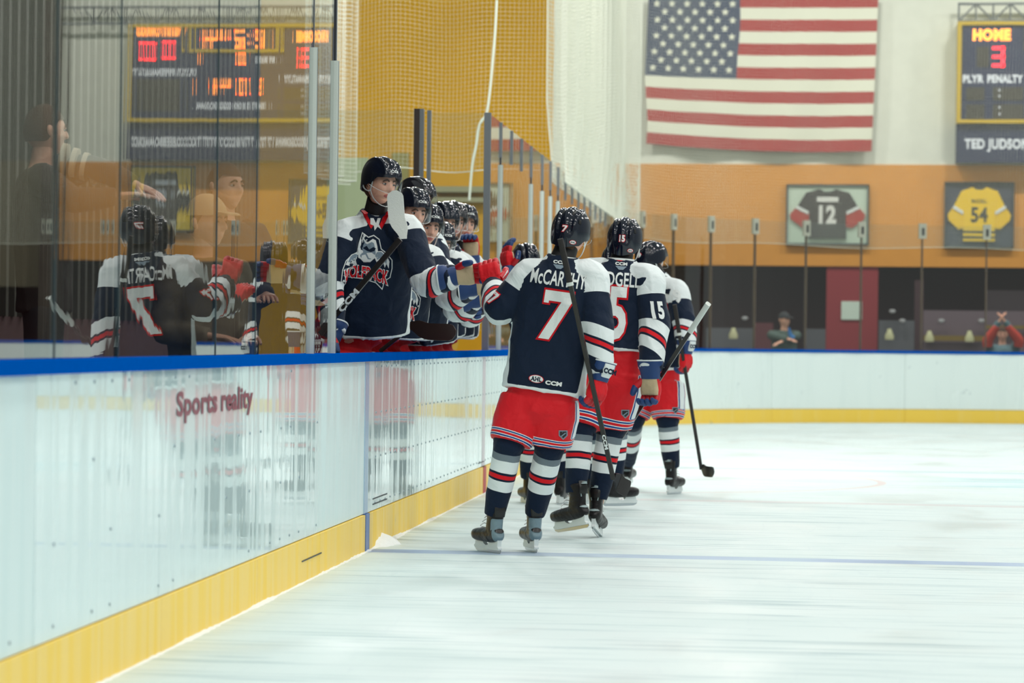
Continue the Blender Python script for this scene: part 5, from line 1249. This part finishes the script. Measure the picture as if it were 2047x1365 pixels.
bench('bench player almost hidden in the back row, only helmet dome showing', (903, 444, 24.7), (892, 496, 24.8), (888, 668, 24.9), (.6, -.8, -.15), (.5, -.9, 0), (865, 530, 24.7), (925, 532, 24.8), (945, 606, 24.6), (968, 596, 24.4), arm(), seed=17, vox=.0126, shellm=m_black_shell)
(r7, O7, j7, b7, q7), _ = bench('last bench player next to the glass end post with one glove raised to his chin', (926, 449, 25.4), (912, 502, 25.5), (898, 668, 25.6), (.5, -.85, -.08), (.5, -.9, 0), (880, 535, 25.4), (945, 535, 25.5), (962, 585, 25.2), (944, 520, 25.0), arm(f=(-.08, -.1, 1), b=(.2, .9, 0), c=1.2, to=.8), seed=18, vox=.0115)
stick('hockey_stick', 'dark hockey stick held level across the bench players, plain brown-black blade', at(760, 702, 21.0), at(817, 657, 20.9), at(915, 660, 20.7), w_up=(.12, 0, 1), bw=.10, shaft=mat('dark_brown_blade', (48, 34, 32), .35))
# two bench staff behind the near glass
def civilian(label, head, hz0, shirt, Y, face, F_, hairm=m_hair, cap=None, arms=None, legs=(40, 40, 46), scale=1., name='person', sit=False, group=None, stripes=None):
    hd = at(head[0], head[1], Y); O = V((hd.x, hd.y, hz0)); root = thing(name, label, 'person', O, group); Fv = V(F_).normalized(); r = Fv.cross(UP)
    N = hd - UP * .16 + Fv * -.02; H = hd - UP * .72
    B = MB(); B.loft([H - UP * .05, H, H.lerp(N, .6), H.lerp(N, .9), N, hd], [(.15, .11), (.15, .11), (.18, .12), (.13, .09), (.056, .056), (.05, .05)], r, 14, res=2)
    arms = arms or {}
    ar = {}
    for s_, k in (('L', -1), ('R', 1)):
        sh = H.lerp(N, .86) + r * k * .19
        el, wr = arms.get(s_, (sh + V((0, 0, -.28)) + r * k * .04, sh + V((0, 0, -.30)) + Fv * .22 - r * k * .08))
        ar[s_] = (sh, el, wr)
        B.loft([sh, sh.lerp(el, .5), el, wr], [.05, .046, .038, .026], r if abs(r.dot((el - sh).normalized())) < .8 else Fv, 10, res=2)
        hp = H - UP * .12 + r * k * .09
        if sit: kn = hp + Fv * .40 - UP * .05; an = V((kn.x, kn.y, hz0 + .08))
        else: kn = hp - UP * .40 * (H.z - hz0 - .1) / .86; an = V((hp.x, hp.y, hz0 + .08))
        B.loft([hp, hp.lerp(kn, .5), kn, an], [.085, .07, .055, .038], r, 10, res=2)
        ar['leg' + s_] = (hp, kn, an)
    body, _ = remeshed(B, 'body', .016, SKIN, root, O, attrs=False)
    HM = M4(frame_of(face), hd); hb = MB(); head_mesh(hb, HM, SKIN); hm = bpy.data.meshes.new('h'); hm.from_pydata([tuple(p - O) for p in hb.v], [], hb.f)
    bm = bmesh.new(); bm.from_mesh(body.data); bm.from_mesh(hm); bmesh.ops.recalc_face_normals(bm, faces=bm.faces); bm.to_mesh(body.data); bm.free()
    a_ = body.data.attributes.get('aw') or body.data.attributes.new('aw', 'FLOAT', 'POINT'); a_.data.foreach_set('value', [-1.] * len(body.data.vertices))
    body.data.polygons.foreach_set('use_smooth', [True] * len(body.data.polygons))
    face_bits(root, O, HM, hairm); hair_cap(root, O, HM, hairm)
    ms = stripes or mat('shirt_' + str(shirt), shirt, .8)
    B = MB(); B.loft([H - UP * .12, H, H.lerp(N, .5), H.lerp(N, .78), H.lerp(N, .93), N - UP * .01], [(.18, .135), (.18, .13), (.20, .14), (.205, .135), (.14, .10), (.066, .066)], r, 24, res=3, p=2.4)
    for s_ in 'LR':
        sh, el, wr = ar[s_]; B.loft([H.lerp(N, .88), sh, sh.lerp(el, .5), el, el.lerp(wr, .93)], [.07, .078, .068, .06, .045], r if abs(r.dot((el - sh).normalized())) < .8 else Fv, 14, res=3)
    jk, jb = remeshed(B, 'jacket', .013, ms, root, O, attrs=False, wr=.010, seed=int(head[0]))
    B = MB()
    B.loft([H + UP * .02, H - UP * .12], [(.17, .125), (.165, .12)], r, 18, res=2)
    for s_ in 'LR':
        hp, kn, an = ar['leg' + s_]; B.loft([hp + UP * .02, hp.lerp(kn, .5), kn, an + UP * .02], [.10, .085, .07, .058], r, 14, res=2)
    remeshed(B, 'trousers', .016, mat('trousers_' + str(legs), legs, .8), root, O, attrs=False, wr=.006)
    for s_ in 'LR':
        an = ar['leg' + s_][2]; B = MB(); B.loft([an - UP * .04 - Fv * .07, an - UP * .04, an - UP * .045 + Fv * .10, an - UP * .05 + Fv * .17], [(.03, .03), (.042, .04), (.045, .032), (.025, .02)], r, 12, m_black, res=2); B.build('shoe', root, O)
    for s_ in 'LR':
        sh, el, wr = ar[s_]; fdir = (wr - el).normalized(); k = 1 if s_ == 'R' else -1
        bdir = arms.get('b' + s_, -Fv if abs(fdir.z) > .7 else UP)
        g = MB(); f = fdir; bk = (V(bdir) - f * V(bdir).dot(f)).normalized(); xx = f.cross(bk) * -k
        M = Matrix.Translation(wr) @ Matrix(((xx.x, f.x, bk.x), (xx.y, f.y, bk.y), (xx.z, f.z, bk.z))).to_4x4()
        g.loft([(0, -.01, 0), (0, .04, 0), (0, .085, 0)], [(.026, .018), (.040, .017), (.038, .012)], V((1, 0, 0)), 12, SKIN, res=2, M=M)
        for x, ln in ((.028, .9), (.010, 1.), (-.010, .95), (-.028, .75)): g.loft([(x, .08, 0), (x * 1.15, .08 + .04 * ln, -.006), (x * 1.2, .08 + .08 * ln, -.022)], [.0085, .008, .0065], V((1, 0, 0)), 7, SKIN, res=2, M=M)
        g.loft([(.028, .02, -.004), (.052, .05, -.012), (.060, .078, -.020)], [.013, .010, .0075], V((1, 0, 0)), 7, SKIN, res=2, M=M)
        o = g.build('hand', root, O); a_ = o.data.attributes.new('aw', 'FLOAT', 'POINT'); a_.data.foreach_set('value', [-1.] * len(o.data.vertices))
    if cap:
        B = MB(); mc = mat('cap_' + str(cap), cap, .8)
        vs = []; n = 24; k = 8
        for j in range(k + 1):
            for i in range(n):
                th = 2 * math.pi * i / n; z = .035 + .105 * math.sin(math.pi / 2 * j / k); rr = math.sqrt(max(0, 1 - ((z - .02) / .122) ** 2)); vs.append(HM @ V((.090 * math.sin(th) * rr, .112 * math.cos(th) * rr - .006, z)))
        B.add(vs, [(j * n + i, j * n + (i + 1) % n, (j + 1) * n + (i + 1) % n, (j + 1) * n + i) for j in range(k) for i in range(n)], mc)
        B.loft([HM @ V((0, .085, .05)), HM @ V((0, .13, .047)), HM @ V((0, .165, .036))], [(.075, .005), (.07, .004), (.045, .003)], HM.to_3x3() @ V((1, 0, 0)), 14, mc, res=2); B.build('cap', root, O)
    return root, O, HM, (jk, jb)
Rw = V((0, 0, 0))
o_ = civilian('man in a green jacket and dark cap standing with folded arms behind the far glass', (1568, 640), 0.0, (70, 88, 82), 57.0, (.7, -.7, 0), (.15, -1, 0), cap=(40, 42, 46),
         arms={'L': (at(1592, 672, 56.9), at(1562, 683, 56.72)), 'R': (at(1546, 672, 56.9), at(1576, 678, 56.72))})
gx = at(1573, 668, 56.78); t_ = MB(); t_.loft([gx + V((.03, 0, .11)), gx + V((.05, 0, .0)), gx + V((.09, 0, -.07))], [(.014, .01), (.03, .012), (.055, .015)], V((1, 0, 0)), 12, mat('bright_blue_lanyard', (30, 116, 190), .5), res=2); t_.build('lanyard_pouch', o_[0], o_[1])
o_ = civilian('spectator in an orange-red and teal hoodie clapping with both hands raised', (2004, 668), 0.0, (92, 122, 130), 57.0, (0, -1, -.1), (0, -1, 0), sit=False,
         arms={'L': (at(2034, 678, 56.8), at(2007, 640, 56.7)), 'R': (at(1974, 680, 56.8), at(1999, 640, 56.7)), 'bL': (1, 0, 0), 'bR': (-1, 0, 0)})
for s_, c in enumerate((at(2014, 652, 56.70), at(1993, 652, 56.70))):
    t_ = MB(); e = at(2036 if s_ == 0 else 1975, 680, 56.8); t_.loft([e + V((0, .02, -.1)), e, e.lerp(c, .5), c], [.075, .085, .072, .05], V((0, 1, 0)), 14, mat('orange_red_sleeve', (200, 62, 46), .8), res=3)
    t_.build('hoodie_sleeve', o_[0], o_[1])
civilian('bench coach with dark hair standing behind the near glass', (452, 374), .25, (52, 44, 44), 17.2, (.8, -.6, 0), (.7, -.7, 0))
civilian('bench staff man in a beige cap behind the near glass', (414, 446), .25, (120, 104, 84), 16.4, (.85, -.4, 0), (.7, -.7, 0), cap=(206, 178, 140))
m_str = mat('pale_striped_sleeve', (206, 186, 160), .7)
root, O, HM, _ = civilian('person in a striped top raising an arm with a camera behind the near glass', (92, 262), .25, (54, 46, 44), 15.9, (.8, .6, 0), (.8, .2, 0), arms={'L': (at(180, 335, 15.8), at(276, 372, 15.7)), 'R': (at(150, 400, 15.6), at(240, 392, 15.6))})
for k in range(7):
    p_ = at(128 + k * 21, 316 + k * 8, 15.8); t_ = MB(); t_.loft([p_ + V((-.011, 0, .0)), p_ + V((.011, 0, -.004))], [(.072 - k * .003, .072 - k * .003)] * 2, V((0, 1, 0)), 14, m_str, res=1)
    o = t_.build('sleeve_stripe', root, O);
